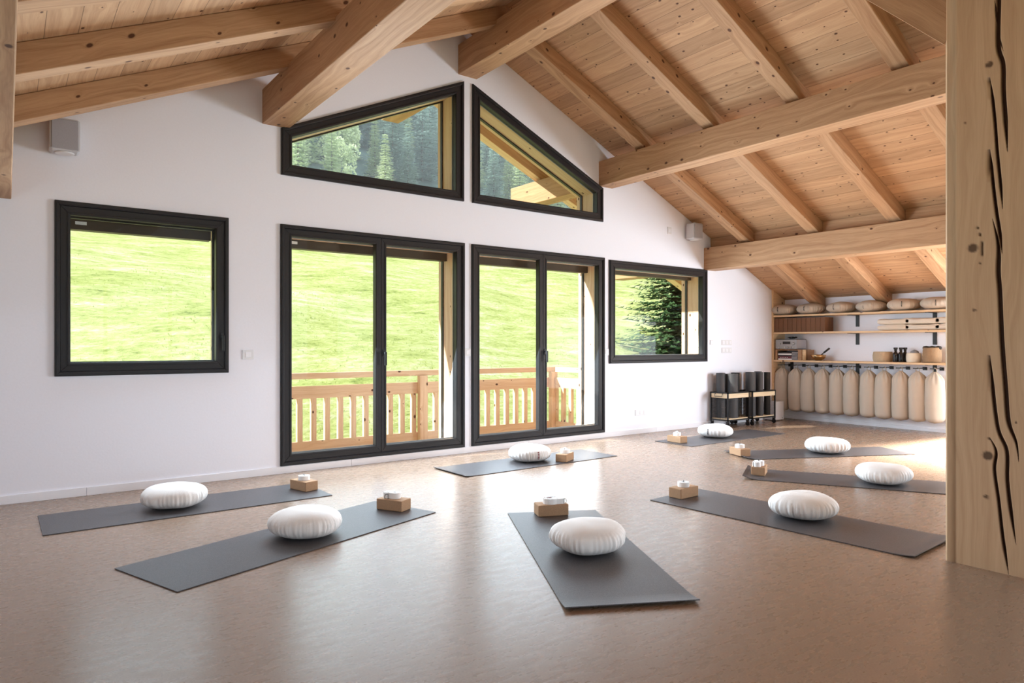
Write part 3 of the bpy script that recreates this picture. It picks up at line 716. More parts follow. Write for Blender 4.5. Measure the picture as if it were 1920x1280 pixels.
BL = [((1.946, 5.434), 15, 105, .12, .22, 'mat nearest the left window'), ((2.261, 4.374), 28, 118, .12, .22, 'left foreground mat'), ((2.961, 3.688), -22, 68, .22, .12, 'middle foreground mat'), ((4.561, 5.232), 28, 118, .22, .12, 'mat before the glass doors'),
      ((6.553, 5.423), -3, 87, .12, .22, 'mat farthest away beside the trolleys'), ((6.293, 4.398), -22, 68, .12, .22, 'mat second farthest on the right'), ((4.178, 3.452), 2, 92, .22, .12, 'mat nearest the cracked post'), ((5.529, 3.612), 27, 117, .22, .12, 'mat that runs behind the post')]
for i, ((x, y), a1, a2, l1, l2, where) in enumerate(BL):
    c1 = Vector((math.cos(math.radians(a1)), math.sin(math.radians(a1)))); c2 = Vector((math.cos(math.radians(a2)), math.sin(math.radians(a2))))
    c = Vector((x, y)) + c1 * l1 / 2 + c2 * l2 / 2
    ang = math.radians(a1) if l1 > l2 else math.radians(a2)
    b = MB(); b.box(-.11, .11, -.06, .06, 0, .078); o = build('yoga_block', b, M['cork'], origin=(0, 0, 0), bevel=.006, seg=3)
    o.location = (c.x, c.y, .0066); o.rotation_euler = (0, 0, ang); tag(o, f'brown cork yoga block on the {where}', 'yoga block', 'cork blocks on the yoga mats')
    zt = .0066 + .0785
    e = thing('yoga_strap', f'rolled white yoga strap on the cork block of the {where}', 'yoga strap', (c.x, c.y, zt), ang, 'rolled straps on the cork blocks')
    va = view_ang(c) - ang
    b = MB(); r = MB()
    if i == 1:      # loop with its dark ring hanging over the edge of the block
        coil(b, .036, 5, seed=i, M_=Matrix.Translation((.0, -.01, 0)) @ Matrix.Scale(1.15, 4, (1, 0, 0)))
        coil(b, .026, 4, seed=i + 9, M_=Matrix.Translation((.055, .0, 0)))
        dring(r, (.022 * 1, .045, .012), .024, Matrix.Rotation(math.radians(0), 4, 'Z')); build('strap_ring', r, M['dark'], e)
    elif i == 7:
        coil(b, .038, 6, seed=i, M_=Matrix.Translation((.0, 0, 0))); coil(b, .030, 4, seed=i + 9, M_=Matrix.Translation((-.078, .012, .0)))
        r.tube([(0, .0, .038), (.0, 0.004, .046), (.006, .01, .047)], .003, 6); build('strap_ring', r, M['dark'], e)
    elif i == 2:
        coil(b, .047, 7, seed=i, w=.038, M_=Matrix.Translation((-.005, 0, 0))); b.box(.03, .085, -.045, -.042, 0, .036)
        dring(r, (.082, -.043, .018), .018, Matrix.Rotation(math.radians(20), 4, 'Z')); build('strap_ring', r, M['chrome'], e)
        r = MB(); r.box(-.03, .0, -.004, .004, .037, .040); build('stitching', r, M['inkred'], e)
    else:
        coil(b, .040 + .004 * (i % 2), 6, seed=i, w=.036)
        if i in (3, 4): b.tube([(-.03, 0, .036), (-.02, .01, .048), (0, .0, .052), (.02, -.008, .046), (.032, 0, .036)], .006, 6)
        r.tube([(-.006, .0, .037), (.0, 0.0, .045), (.008, .004, .046)], .003, 6); build('strap_ring', r, M['dark'], e)
    build('webbing', b, M['strap'], e)
# ------------------------------------------------------------------ shelves on the right wall
SX = 9.97
Z1, Z2, Z3 = 1.672, 1.400, .955
b = MB(); b.prism([(SX, 0), (XR, 0), (XR, roofz(XR) - .003), (SX, roofz(SX) - .003)], 6.358, WY - .001); tag(build('shelf_side_panel', b, M['pine']), 'tall pine side panel closing the shelves against the window wall', 'panel')
for z, lab in ((Z1, 'top pine shelf carrying the row of beige round cushions'), (Z2, 'middle pine shelf with cork blocks and folded blankets'), (Z3, 'lowest pine shelf with stereo, singing bowl and baskets')):
    e = thing('wall_shelf', lab, 'shelf', (XR, 4.9, z), 0, 'pine shelves on the right wall')
    b = MB(); b.box(SX, XR - .001, 3.71, 6.356, z - .028, z); build('board', b, M['pine'], e, bevel=.003, world=True)
    for y in [on_x(1607, 600, XR - .02).y, on_x(1752, 600, XR - .02).y] + ([on_x(1484, 685, XR - .02).y] if z == Z3 else []):
        b = MB(); b.box(XR - .012, XR - .001, y - .025, y + .025, z - .20, z - .028); b.box(SX + .06, XR - .012, y - .02, y + .02, z - .036, z - .0285)
        build('bracket', b, M['dark'], e, world=True)
def sy(px, py, X=10.0): return on_x(px, py, X)
# beige cushions
order = ['first from the side panel', 'second from the side panel', 'third from the side panel', 'fourth from the side panel', 'fifth from the side panel', 'sixth from the side panel, cut by the post']
z0_ = None
for i, px in enumerate((1470, 1520, 1576, 1633, 1694, 1758)):
    p = sy(px, 580, 10.10); e = zafu(30 + i, 'linen', mark=view_ang(p) - (.55 if i < 4 else .15), ex=.92)
    e.location = (10.12, p.y, Z1 + .001); e.scale = (.93, .93, 1.06); tag(e, f'beige round cushion on the top shelf, {order[i]}', 'cushion', 'beige cushions on the top shelf')
# cork blocks standing in a row
ordi = ['touching the side panel', 'second from the side panel', 'third from the side panel', 'fourth from the side panel', 'fifth from the side panel', 'sixth from the side panel', 'fifth from the free end', 'fourth from the free end', 'third from the free end', 'second from the free end', 'at the free end of the row']
yb = 6.35
for i in range(11):
    for row in (0, 1):
        if row and i < 9: continue
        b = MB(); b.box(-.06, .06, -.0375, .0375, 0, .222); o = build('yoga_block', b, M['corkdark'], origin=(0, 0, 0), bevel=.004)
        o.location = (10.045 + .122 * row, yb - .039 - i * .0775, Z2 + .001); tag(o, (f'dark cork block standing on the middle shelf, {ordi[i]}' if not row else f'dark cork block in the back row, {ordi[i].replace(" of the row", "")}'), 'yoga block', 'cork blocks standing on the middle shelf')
# folded blankets, two high
def blanket(seed):
    r_ = random.Random(seed); b = MB(); n = 22; m_ = 14; V = []; w, dp, h = .44, .25, .082; a0 = r_.uniform(0, 6)
    for j in range(m_ + 1):
        v = j / m_; 
        for i in range(n):
            a = 2 * PI * i / n; c_, s_ = math.cos(a), math.sin(a)
            y = w / 2 * (abs(c_) ** .35) * (1 if c_ > 0 else -1); z = h / 2 + h / 2 * (abs(s_) ** .5) * (1 if s_ > 0 else -1)
            z += (.007 * math.sin(7 * y / w * 2 + a0 + 3 * v) if s_ > 0 else 0)
            e_ = abs(2 * v - 1); sc = (1 - e_ ** 8 * .35)
            V.append(((v - .5) * dp, y * (1 - .04 * e_ ** 6), h / 2 + (z - h / 2) * sc))
    Fc = [(j * n + i, j * n + (i + 1) % n, (j + 1) * n + (i + 1) % n, (j + 1) * n + i) for j in range(m_) for i in range(n)]
    Fc += [tuple(range(n - 1, -1, -1)), tuple(m_ * n + i for i in range(n))]
    b.mesh(V, Fc, True); return b
yy = [sy(1674, 605).y, sy(1729, 605).y, sy(1787, 605).y]
for i, y in enumerate(yy):
    for k in (0, 1):
        o = build('folded_blanket', blanket(i * 3 + k), M['blanket'], origin=(0, 0, 0)); o.location = (10.12, y, Z2 + .001 + .083 * k)
        tag(o, f'cream folded blanket, {"upper" if k else "lower"} one of the {["stack nearest the cork blocks", "middle stack", "stack cut by the post"][i]}', 'blanket', 'folded blankets on the middle shelf')
# stereo on its wooden stand
yL, yR = 6.33, sy(1494, 645, 9.99).y
e = thing('media_stand', 'small open wooden box under the silver stereo', 'box', (10.14, (yL + 5.86) / 2, Z3 + .001))
y2 = sy(1503, 660, 9.99).y; zt = Z3 + .17
for nm, a in (('top_board', (9.985, 10.27, y2, yL, zt - .015, zt)), ('side_board', (9.985, 10.27, y2, y2 + .06, Z3 + .001, zt - .015)), ('side_board', (9.985, 10.27, yL - .03, yL, Z3 + .001, zt - .015))): boxpart(nm, M['boxwood'], e, *a, world=True)
e = thing('stereo_receiver', 'silver stereo receiver with dark display on the wooden box', 'stereo', (10.13, (yL + yR) / 2, zt + .001))
h = .155; boxpart('body', M['grille'], e, 10.0, 10.26, yR, yL, zt + .012, zt + h, world=True, bevel=.003); boxpart('front_panel', M['silver'], e, 9.988, 10.0, yR, yL, zt + .010, zt + h, world=True, bevel=.002)
boxpart('top_cover', M['dark'], e, 10.0, 10.262, yR, yL, zt + h + .0005, zt + h + .006, world=True)
boxpart('display', M['rubber'], e, 9.985, 9.988, yR + .11, yR + .24, zt + .085, zt + .125, world=True)
for (dy, dz, r) in ((.055, .09, .020), (.285, .09, .012), (.10, .035, .011), (.15, .035, .011), (.20, .035, .011), (.055, .03, .006), (.30, .03, .006)):
    b = MB(); b.lathe([(r, 0), (r, .014), (.0005, .014)], 16, Matrix.Translation((9.988, yR + dy, zt + dz)) @ Matrix.Rotation(-PI / 2, 4, 'Y')); build('knob', b, M['chrome'], e, world=True)
for yv in (yR + .03, yL - .03): 
    b = MB(); b.lathe([(.014, 0), (.014, .011)], 12, Matrix.Translation((10.03, yv, zt + .001))); build('foot', b, M['rubber'], e, world=True)
b = MB(); pts = []
for k in range(60):
    a = k * .42; r = .05 + .02 * math.sin(k * .9); pts.append((10.1 + r * math.cos(a) * .8, yR + .14 + r * 1.9 * math.sin(a) * .6, zt + h + .011 + .0004 * k + .012 * abs(math.sin(k * .5))))
b.tube(pts, .004, 6); tag(build('audio_cable', b, M['rubber']), 'black cable bundle lying on top of the silver stereo', 'cable')
bz = Z3 + .002
for i, (hh, m_, lab) in enumerate(((.022, 'paper', 'white book at the bottom of the stack under the stereo'), (.036, 'maroon', 'maroon book in the stack under the stereo'), (.020, 'ink', 'thin black book in the stack under the stereo'), (.024, 'paper', 'white book near the top of the stack under the stereo'), (.026, 'ink', 'black book on top of the stack under the stereo'))):
    e = thing('book', lab, 'book', (10.12, y2 + .19, bz), 0, 'books under the stereo')
    y_a, y_b = y2 + .07 + .006 * (i % 2), yL - .04
    boxpart('cover', M[m_], e, 9.995 + .004 * (i % 3), 10.22, y_a + .10, y_b, bz, bz + hh, world=True); boxpart('page_block', M['greycloth'], e, 10.0, 10.215, y_a, y_a + .0995, bz + .002, bz + hh - .002, world=True)
    if m_ == 'maroon':
        for q in range(5): boxpart('spine_text', M['paper'], e, 9.992, 9.9985, y_b - .05 - q * .03, y_b - .035 - q * .03, bz + .014, bz + .022, world=True)
    bz += hh + .0005
p = sy(1509, 670, 10.05)
b = MB(); b.lathe([(.030, 0), (.030, .165), (.026, .168), (.0005, .168)], 24); o = build('wooden_cylinder', b, M['pine'], origin=(0, 0, 0)); o.location = (10.03, p.y, Z3 + .001); tag(o, 'pale wooden cylinder standing beside the singing bowl', 'container')
b = MB(); b.box(-.10, .10, -.03, .03, 0, .165); o = build('wooden_box', b, M['boxwood'], origin=(0, 0, 0), bevel=.003); o.location = (10.19, sy(1514, 668, 10.15).y, Z3 + .001); tag(o, 'brown wooden box standing behind the pale cylinder', 'box')
p = sy(1534, 670, 10.08)
b = MB(); b.lathe([(.0005, 0), (.045, 0), (.075, .018), (.10, .05), (.112, .088), (.106, .09), (.094, .052), (.07, .024), (.0005, .01)], 36); o = build('singing_bowl', b, M['brass'], origin=(0, 0, 0)); o.location = (10.09, p.y, Z3 + .001); tag(o, 'bronze singing bowl on the lowest shelf', 'bowl')
b = MB(); b.tube([(10.10, p.y + .03, Z3 + .035), (10.10, p.y - .06, Z3 + .105), (10.10, p.y - .085, Z3 + .125)], .008, 8); b.tube([(10.10, p.y - .085, Z3 + .125), (10.10, p.y - .17, Z3 + .19)], .014, 10); tag(build('bowl_mallet', b, M['rubber']), 'dark mallet leaning in the bronze singing bowl', 'mallet')
def basket(px0, px1, h, m_, name, label, wov=True, seg=40, x=10.10):
    a = sy(px0, 670, x).y; c = sy(px1, 670, x).y; r = abs(a - c) / 2 * .94; b = MB()
    def wob(r0, z, an, t_): return (r0 * (1 + (.018 * math.sin(20 * an + (PI if int(z / .014) % 2 else 0)) if wov and r0 > .05 else 0)), z)
    prof = [(.0005, 0), (r * .9, 0)] + [(r * (.92 + .08 * math.sin(PI * k / 12)), h * k / 12) for k in range(13)] + [(r * .86, h), (r * .84, .02), (.0005, .018)]
    b.lathe(prof, seg * 2, wob=wob); o = build(name, b, M[m_], origin=(0, 0, 0)); o.location = (x, (a + c) / 2, Z3 + .001); return tag(o, label, 'basket'), o.location, r
basket(1637, 1674, .145, 'basket_pale', 'round_basket', 'pale round woven basket left of the spray bottles')
_, loc, r = basket(1699, 1728, .13, 'creambox', 'cream_bowl', 'smooth cream round pot right of the spray bottles', False)
loc3 = Vector(loc)
b = MB(); b.lathe([(.0005, .0), (r * .6, .0), (r * .72, .05), (r * .5, .10), (.0005, .115)], 20); o = build('grey_pouch', b, M['greycloth'], origin=(0, 0, 0)); o.location = (loc3.x, loc3.y - .01, Z3 + .021); o.scale = (1, 1, 1.35); tag(o, 'grey cloth bundle sticking out of the cream pot', 'cloth')
_, loc, r = basket(1730, 1766, .205, 'basket', 'woven_basket', 'brown woven basket next to the post with black things inside')
loc4 = Vector(loc)
for k in range(3):
    b = MB(); b.lathe([(.0005, -.03), (.035, -.02), (.045, 0), (.035, .022), (.0005, .03)], 16); o = build('eye_pillow', b, M['rubber'], origin=(0, 0, 0)); o.location = (loc4.x, loc4.y + (k - 1) * .075, Z3 + .20); tag(o, 'black soft bundle on top of the brown woven basket', 'bundle', 'black bundles in the woven basket')
def bottle(px, x, label):
    p = sy(px, 670, x); e = thing('spray_bottle', label, 'bottle', (x, p.y, Z3 + .001), PI / 2, 'black spray bottles on the lowest shelf')
    b = MB(); b.lathe([(.0005, 0), (.034, 0), (.036, .01), (.036, .105), (.030, .125), (.014, .142), (.014, .155), (.0005, .155)], 24); build('bottle', b, M['glassbottle'], e)
    b = MB(); b.lathe([(.017, .155), (.017, .178)], 16); b.box(-.012, .012, -.045, .035, .178, .205); b.box(-.008, .008, -.052, -.045, .186, .198); b.box(-.006, .006, -.035, -.028, .14, .18); build('spray_head', b, M['rubber'], e, bevel=.003)
    b = MB(); b.box(.0, .037, -.006, .006, .03, .09); build('label_strip', b, M['greycloth'], e)
bottle(1679, 10.05, 'black spray bottle next to the pale round basket'); bottle(1689, 10.07, 'black spray bottle in the middle of the three'); bottle(1697, 10.16, 'black spray bottle next to the cream pot')
# hanging bolsters
pos = (1466, 1492, 1515.7, 1542, 1569.5, 1596, 1627.8, 1657, 1688, 1720, 1752)
names = ['in the corner behind the white box', 'second from the side panel', 'third from the side panel', 'fourth from the side panel', 'fifth from the side panel', 'sixth from the side panel', 'fifth from the post', 'fourth from the post', 'third from the post', 'second from the post', 'beside the post']
def bolster(seed, lean):
    r_ = random.Random(seed); L = .70; R = .110; prof = []; n = 40
    for i in range(n + 1):
        t = i / n; z = L * t
        if t < .1: r = R * math.sqrt(max(0, 1 - ((.1 - t) / .1) ** 2)) * .99 + .0004
        elif t < .80: r = R * (1 + .06 * math.sin(PI * (t - .1) / .7))
        else: q = (t - .80) / .20; r = R * (1 - .86 * q ** 1.9)
        prof.append((max(r, .012 if t > .95 else .0004), z))
    ph = [(r_.uniform(0, 6.28), r_.randint(2, 4), r_.uniform(.01, .035)) for _ in range(2)]; pl = r_.uniform(0, 6)
    def wob(r, z, a, t):
        w = sum(A * math.sin(k * a + p + 3 * t) for p, k, A in ph); pleat = max(0, (t - .72) / .28) * .22 * math.sin(11 * a + pl + math.sin(3 * a))
        wr = .012 * math.sin(40 * t + 2 * math.sin(a + pl)) * math.exp(-((t - .35 - .1 * (seed % 3)) / .12) ** 2)
        return r * (1 + w + pleat * .55 + wr), z
    b = MB(); b.lathe(prof, 64, wob=wob); return b, L
for i, px in enumerate(pos):
    p = on_x(px, 700, 10.06); e = thing('bolster', f'long beige bolster hanging under the shelves, {names[i]}', 'bolster', (10.075, p.y, .135), rnd.uniform(0, 6), 'beige bolsters hanging from hooks')
    b, L = bolster(50 + i, 0); o = build('cover', b, M['linen'], e); o.scale = (1.04, .98 + .05 * rnd.random(), 1)
    s_ = MB(); a0 = -e.rotation_euler.z
    Mz = Matrix.Rotation(a0, 4, 'Z')
    s_.tube([tuple(Mz @ Vector(q)) for q in ((0, -.022, L - .012), (0, -.024, L + .03), (0, 0, L + .052), (0, .024, L + .03), (0, .022, L - .012))], .006, 6); build('hanging_loop', s_, M['linen'], e)
    k = thing('wall_hook', f'black hook holding the bolster {names[i]}', 'hook', (XR, p.y, .86), 0, 'black hooks under the lowest shelf')
    b = MB(); b.box(10.29, XR - .001, p.y - .028, p.y + .028, .845, .89); build('plate', b, M['dark'], k, world=True)
    b = MB(); b.box(10.0, 10.29, p.y - .007, p.y + .007, .868, .880); b.box(9.994, 10.0, p.y - .03, p.y + .03, .868, .882); build('arm', b, M['dark'], k, world=True)
# white box on the floor in the corner
e = thing('subwoofer', 'small white box standing on the floor beside the trolley', 'speaker', (9.83, 6.27, 0))
boxpart('cabinet', M['plastic'], e, 9.72, 9.95, 6.16, 6.36, .012, .30, world=True, bevel=.006)
boxpart('badge', M['ink'], e, 9.90, 9.912, 6.158, 6.16, .03, .045, world=True)
for (x, y) in ((9.74, 6.18), (9.93, 6.18), (9.74, 6.34), (9.93, 6.34)): boxpart('foot', M['rubber'], e, x - .01, x + .01, y - .01, y + .01, 0, .012, world=True)
# trolleys with rolled mats
def trolley(x0, x1, y0, y1, label, handle_=False):
    e = thing('mat_trolley', label, 'trolley', ((x0 + x1) / 2, (y0 + y1) / 2, 0), 0, 'metal and wood trolleys with rolled mats')
    zb, zt = .105, .50; r = .009
    b = MB()
    for x in (x0, x1):
        for y in (y0, y1): b.box(x - r, x + r, y - r, y + r, zb - .02, zt)
    for z in (zb, zt):
        for y in (y0, y1): b.box(x0 - r, x1 + r, y - r, y + r, z - r, z + r)
        for x in (x0, x1): b.box(x - r, x + r, y0 - r, y1 + r, z - r, z + r)
    build('frame', b, M['dark'], e, world=True)
    for a in ((x0 + r, x1 - r, y0 - .006, y0 + .006, zt - .075, zt - r - .001), (x0 + r, x1 - r, y1 - .006, y1 + .006, zt - .075, zt - r - .001)): boxpart('side_board', M['pale'], e, *a, world=True)
    for a in ((x0 - .006, x0 + .006, y0 + r, y1 - r, zt - .075, zt - r - .001), (x1 - .006, x1 + .006, y0 + r, y1 - r, zt - .075, zt - r - .001)): boxpart('end_board', M['pale'], e, *a, world=True)
    boxpart('bottom_shelf', M['pale'], e, x0 + r, x1 - r, y0 + r, y1 - r, zb + .005, zb + .022, world=True)
    b = MB()
    for xx in (x0, x1):
        n = 12
        for k in range(1, n): yv = y0 + (y1 - y0) * k / n; b.box(xx - .0012, xx + .0012, yv - .0012, yv + .0012, zb + .01, zt - .076)
        for k in range(1, 15): zv = zb + .01 + (zt - .086 - zb) * k / 15; b.box(xx - .0012, xx + .0012, y0 + r, y1 - r, zv - .0012, zv + .0012)
    build('wire_mesh', b, M['dark'], e, world=True)
    for x in (x0 + .01, x1 - .01):
        for y in (y0 + .01, y1 - .01):
            c = MB(); c.lathe([(.030, -.011), (.033, -.006), (.033, .006), (.030, .011)], 20, Matrix.Translation((x, y, .033)) @ Matrix.Rotation(PI / 2, 4, 'Y'))
            w = build('caster', c, M['rubber'], e, world=True); f2 = MB(); f2.box(x - .018, x + .018, y - .018, y + .018, .066, .085); f2.box(x - .018, x - .014, y - .012, y + .012, .03, .068); f2.box(x + .014, x + .018, y - .012, y + .012, .03, .068)
            build('caster_fork', f2, M['dark'], w, world=True)
    if handle_:
        b = MB(); xx = x0 - .008; b.tube([(xx, y0 + .08, zt - .012), (xx - .02, y0 + .08, zt - .02), (xx - .02, y0 + .08, zt - .05), (xx - .02, y1 - .08, zt - .05), (xx - .02, y1 - .08, zt - .02), (xx, y1 - .08, zt - .012)], .004, 6); build('handle', b, M['dark'], e, world=True)
    return e
trolley(8.35, 8.85, 6.05, 6.34, 'left trolley of black metal and pale wood holding rolled mats', True)
trolley(8.90, 9.48, 6.02, 6.33, 'right trolley of black metal and pale wood, beside the white box')
def rolled(x, y, L, R, label, dark=False, seed=0):
    r_ = random.Random(seed); n = 150; turns = 5; V = []; ph = r_.uniform(0, 6)
    for i in range(n + 1):
        a = 2 * PI * turns * i / n + ph; r = R * (.18 + .82 * i / n)
        for rr, z in ((r - .005, 0), (r, 0), (r, L), (r - .005, L)): V.append((rr * math.cos(a), rr * math.sin(a), z))
    Fc = [(i * 4 + k, i * 4 + (k + 1) % 4, i * 4 + 4 + (k + 1) % 4, i * 4 + 4 + k) for i in range(n) for k in range(4)] + [(0, 1, 2, 3), (n * 4, n * 4 + 3, n * 4 + 2, n * 4 + 1)]
    b = MB(); b.mesh(V, Fc, True); o = build('rolled_mat', b, M['rubber' if dark else 'matroll'], origin=(0, 0, 0)); o.location = (x, y, .128)
    em = o.modifiers.new('edges', 'EDGE_SPLIT'); em.split_angle = .9
    return tag(o, label, 'rolled mat', 'rolled mats in the trolleys')
rolled(8.45, 6.25, .655, .070, 'rolled dark mat at the back corner of the left trolley', seed=1); rolled(8.575, 6.13, .645, .075, 'thick grey rolled mat at the front of the left trolley', seed=2); rolled(8.73, 6.20, .655, .068, 'black rolled mat at the right end of the left trolley', True, 3); rolled(8.60, 6.28, .64, .050, 'rolled mat hidden at the back of the left trolley', seed=9)
rolled(8.995, 6.12, .66, .082, 'widest rolled mat at the left end of the right trolley', seed=4); rolled(9.135, 6.22, .655, .058, 'dark rolled mat, second in the right trolley', True, 5); rolled(9.20, 6.095, .655, .056, 'rolled mat in the middle of the right trolley', seed=6); rolled(9.30, 6.19, .66, .058, 'rolled mat, second from the white box in the right trolley', seed=7); rolled(9.395, 6.10, .65, .052, 'rolled mat at the end of the right trolley nearest the white box', True, seed=8)
# ------------------------------------------------------------------ balcony
b = MB(); n = 0
for k in range(7): b.box(-1.2, 6.6, 6.80 + k * .135, 6.925 + k * .135, -.27, -.23)
tag(build('balcony_deck', b, M['outer']), 'wooden balcony floor outside the glass doors', 'deck')
RY = 7.85
e = thing('balcony_railing', 'wooden balcony railing with square balusters outside the glass doors', 'railing', (2.7, RY, -.27))
boxpart('top_rail', M['outer'], e, -1.2, 6.62, RY - .05, RY + .05, .80, .87, world=True, bevel=.004)
boxpart('middle_rail', M['outer'], e, -1.2, 6.55, RY - .025, RY + .025, .57, .715, world=True, bevel=.004)
boxpart('bottom_rail', M['outer'], e, -1.2, 6.55, RY - .025, RY + .025, -.10, .07, world=True, bevel=.004)
for x in (.6, 4.27, 6.47):
    boxpart('railing_post', M['outer'], e, x, x + .115, RY - .10, RY + .02 - .046, -.27, .80, world=True, bevel=.004)
x = -1.1
k = 0
while x < 6.4:
    if not (4.2 < x < 4.40 or .55 < x < .72): boxpart('baluster', M['outer'], e, x, x + .062, RY - .022, RY + .03, .07, .57, world=True)
    x += .1655
for (a, c) in ((.80, .87), (.57, .715), (-.10, .07)): boxpart('return_rail', M['outer'], e, 6.53, 6.58, 6.78, RY - .11, a, c, world=True)
for k in range(6): boxpart('baluster', M['outer'], e, 6.535, 6.585, 6.90 + k * .165, 6.955 + k * .165, .07, .57, world=True)
# ------------------------------------------------------------------ hillside, forest, trees
def gz(x, y):
    base = -1.3 + max(0, y - 9) * .30 if y < 62 else 14.6 + (y - 62) * .78
    if y < 9: base = -1.3
    s_ = .35 * math.sin(x * .13 + 1) * math.sin(y * .11) + .12 * math.sin(x * .45 + y * .3) + .06 * math.sin(x * 1.1 - y * .9)
    fx = max(0, x - 26) * -.02 * min(1, max(0, (y - 9) / 10)) if y < 62 else 0
    return base + s_ * min(1, max(0, (y - 8.6) / 4)) + fx
V = []; Fc = []; xs = [-60 + 1.6 * i for i in range(126)]
ys = [-40, -10, 3, 6.6, 8.6] + [8.6 + .6 * i for i in range(1, 40)] + [32.6 + 1.6 * i for i in range(1, 110)]
# west and east ground beside the house stays below its floor
for y in ys:
    for x in xs: V.append((x, y, gz(x, y) if y > 8 else -1.3))
n = len(xs); Fc = [(j * n + i, j * n + i + 1, (j + 1) * n + i + 1, (j + 1) * n + i) for j in range(len(ys) - 1) for i in range(n - 1)]
b = MB(); b.mesh(V, [f for f in Fc if V[f[0]][1] < 61], True); struct(build('ground', b, M['hill'], origin=(0, 0, 0)))
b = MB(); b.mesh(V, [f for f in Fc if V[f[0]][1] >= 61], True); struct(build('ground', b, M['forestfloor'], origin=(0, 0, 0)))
# grass tufts
r_ = random.Random(3); b = MB()
for k in range(16000):
    y = 9 + (r_.random() ** 1.5) * 18; x = r_.uniform(.05, 1.15) * y + r_.uniform(-1.5, 3); z = gz(x, y); s_ = r_.uniform(.025, .06)
    if r_.random() < .55 and math.sin(x * 1.3) * math.sin(y * 2.1 + x) < .2: continue
    for q in range(3):
        a = r_.uniform(0, 6.28); dx, dy = math.cos(a) * s_ * .8, math.sin(a) * s_ * .8; w = s_ * .14
        b.face([(x - dy * w / s_, y + dx * w / s_, z - .01), (x + dy * w / s_, y - dx * w / s_, z - .01), (x + dx, y + dy, z + s_ * r_.uniform(.5, 1.1))])
tag(build('grass_tufts', b, M['grass'], origin=(0, 0, 0), fix=False), 'bright grass tufts all over the sunny hillside', 'grass', kind='stuff')
def conifer(h, r, lev, nb, nc, seed, leaf=.5, droop=.35, gap=.02):
    q = random.Random(seed); b = MB(); tr = MB(); tr.lathe([(h * .010 + .02, -.6), (h * .007 + .01, h * .3), (.01, h * .97)], 7)
    for l in range(lev):
        t = (l + q.uniform(-.3, .3)) / lev; t = max(.03, min(.985, t)); z0 = h * (gap + (1 - gap) * t); R = r * ((1 - t) ** .82) * q.uniform(.82, 1.1) + .04 * h * .2
        m_ = max(4, int(nb * (1 - t * .6))); a0 = q.uniform(0, 6.28)
        for k in range(m_):
            a = a0 + 2 * PI * k / m_ + q.uniform(-.25, .25); Rk = R * q.uniform(.7, 1.12); ca, sa = math.cos(a), math.sin(a)
            for c in range(nc):
                u = (c + q.random()) / nc; u = .03 + .97 * u; rr = Rk * u; z = z0 - droop * Rk * u * (1.15 - .55 * u) + .12 * Rk * u * u
                s_ = leaf * (1.15 - .6 * u) * (.5 + .5 * (1 - t)) * q.uniform(.6, 1.2); sd = q.uniform(-1, 1) * s_ * .9
                px, py = rr * ca - sd * sa, rr * sa + sd * ca; aa = a + sd / max(s_, .01) * .7 + q.uniform(-.3, .3); cx, cy = math.cos(aa), math.sin(aa); w = s_ * .30
                dz = q.uniform(-.28, -.02) * s_
                b.face([(px - cy * w, py + cx * w, z - q.uniform(0, .25) * s_), (px + cx * s_, py + cy * s_, z + dz), (px + cy * w, py - cx * w, z - q.uniform(0, .25) * s_), (px - cx * s_ * .3, py - cy * s_ * .3, z + .03)])
    return b, tr
def broad(h, seed, nleaf=3800):
    q = random.Random(seed); b = MB(); tr = MB(); tr.lathe([(h * .015, -.6), (h * .01, h * .4), (.02, h * .8)], 7); lobes = []
    for k in range(16):
        a = q.uniform(0, 6.28); zz = h * q.uniform(.25, .88); rr = h * .24 * math.sin(PI * min(1, max(.1, 1.05 - zz / h))) ** .7 * q.uniform(.3, 1); lobes.append((rr * math.cos(a), rr * math.sin(a), zz, h * q.uniform(.09, .16)))
    for k in range(nleaf):
        L_ = q.choice(lobes); u = q.uniform(-1, 1); a = q.uniform(0, 6.28); s1 = math.sqrt(1 - u * u); R = L_[3] * q.uniform(.8, 1.08)
        c = Vector((L_[0] + R * s1 * math.cos(a), L_[1] + R * s1 * math.sin(a), L_[2] + R * u)); s_ = h * .016 * q.uniform(.6, 1.4)
        d1 = Vector((q.uniform(-1, 1), q.uniform(-1, 1), q.uniform(-1, 1))).normalized() * s_; d2 = d1.cross(Vector((q.uniform(-1, 1), q.uniform(-1, 1), q.uniform(-1, 1)))).normalized() * s_
        b.face([c - d1, c - d2, c + d1, c + d2])
    return b, tr
def tree_proto(pair, m_, name):
    e = thing(name, None, 'tree'); build('foliage', pair[0], m_, e, fix=False); build('trunk', pair[1], M['bark'], e); return e
protos = [tree_proto(conifer(9.5, 1.8, 30, 12, 8, s, leaf=.62), M['fir'], 'fir_tree') for s in (1, 2)] + [tree_proto(conifer(8.2, 1.75, 26, 12, 8, 5, leaf=.60), M['firpale'], 'fir_tree')] + [tree_proto(broad(6.5, 6), M['leaf'], 'broadleaf_tree')]
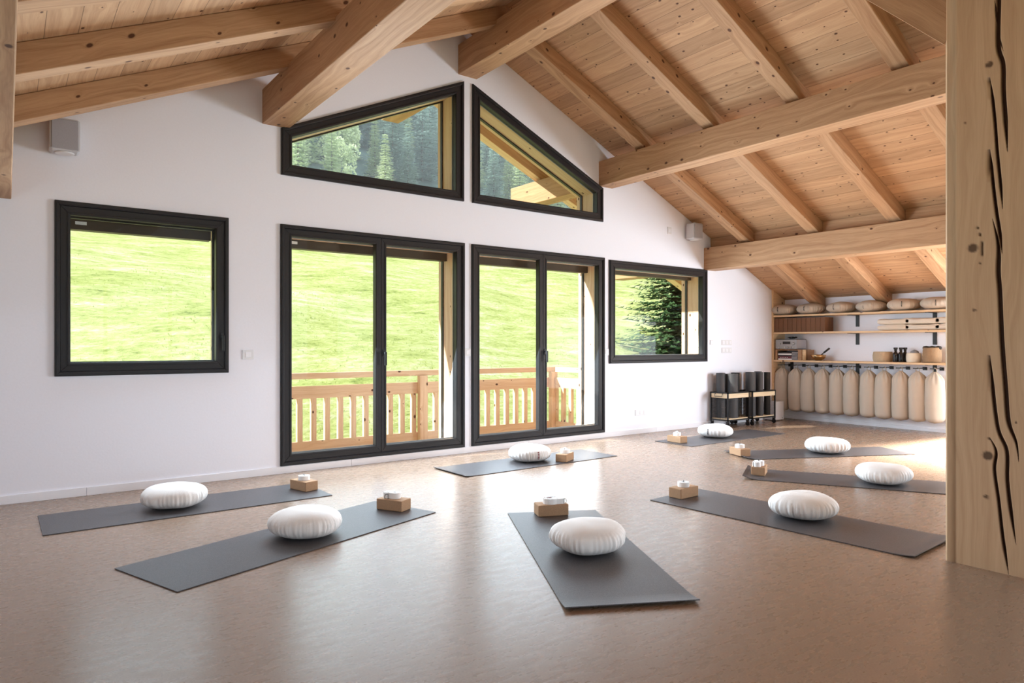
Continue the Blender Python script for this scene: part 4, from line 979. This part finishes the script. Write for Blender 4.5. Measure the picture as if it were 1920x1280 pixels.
lab = {0: 'tall blue-green fir in the forest behind the meadow', 1: 'tall blue-green fir in the forest behind the meadow', 2: 'paler green fir at the front edge of the forest', 3: 'light green leafy tree at the front edge of the forest'}
used = set(); r_ = random.Random(12)
spots = []
yv = 64
row = 0
while yv < 96:
    xv = yv * .27 + r_.uniform(0, 3)
    while xv < yv * 1.0:
        front = row < 2
        k = r_.choice([2, 3, 2, 2, 0]) if front else r_.choice([0, 1, 0, 1, 2] if row < 4 else [0, 1])
        spots.append((xv + r_.uniform(-1, 1), yv + r_.uniform(-1.3, 1.3), k, r_.uniform(.75, 1.2))); xv += r_.uniform(2.7, 3.9)
    yv += 3.8; row += 1
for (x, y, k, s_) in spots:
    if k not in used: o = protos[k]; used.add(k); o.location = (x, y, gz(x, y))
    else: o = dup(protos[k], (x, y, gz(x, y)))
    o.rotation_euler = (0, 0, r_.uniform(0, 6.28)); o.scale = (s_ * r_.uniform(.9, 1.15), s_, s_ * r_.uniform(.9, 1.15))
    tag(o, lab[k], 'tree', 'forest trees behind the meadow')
print('forest', len(spots))
# the big spruce seen through the square window
p = Vector((ray(1278)[0] * 24, ray(1278)[1] * 24, 0)); pr = conifer(8.8, 2.45, 64, 20, 15, 77, leaf=.40, droop=.38, gap=.0)
sp = thing('spruce_tree', 'dark green spruce seen through the square right window', 'tree', (p.x, p.y, gz(p.x, p.y) - .1)); build('foliage', pr[0], M['spruce'], sp, fix=False); build('trunk', pr[1], M['bark'], sp)
# morning haze hanging in front of the forest
b = MB(); b.box(-10, 110, 50, 60, 11, 75); vm = bpy.data.materials.new('haze'); vm.use_nodes = True; nt = vm.node_tree; nt.nodes.clear()
vs = N(nt, 'ShaderNodeVolumeScatter'); vs.inputs['Color'].default_value = (.82, .92, 1, 1); vs.inputs['Density'].default_value = .013; vo_ = N(nt, 'ShaderNodeOutputMaterial'); nt.links.new(vs.outputs[0], vo_.inputs['Volume'])
tag(build('mountain_haze', b, vm), 'thin bluish haze in front of the forested mountain', 'haze', kind='stuff')
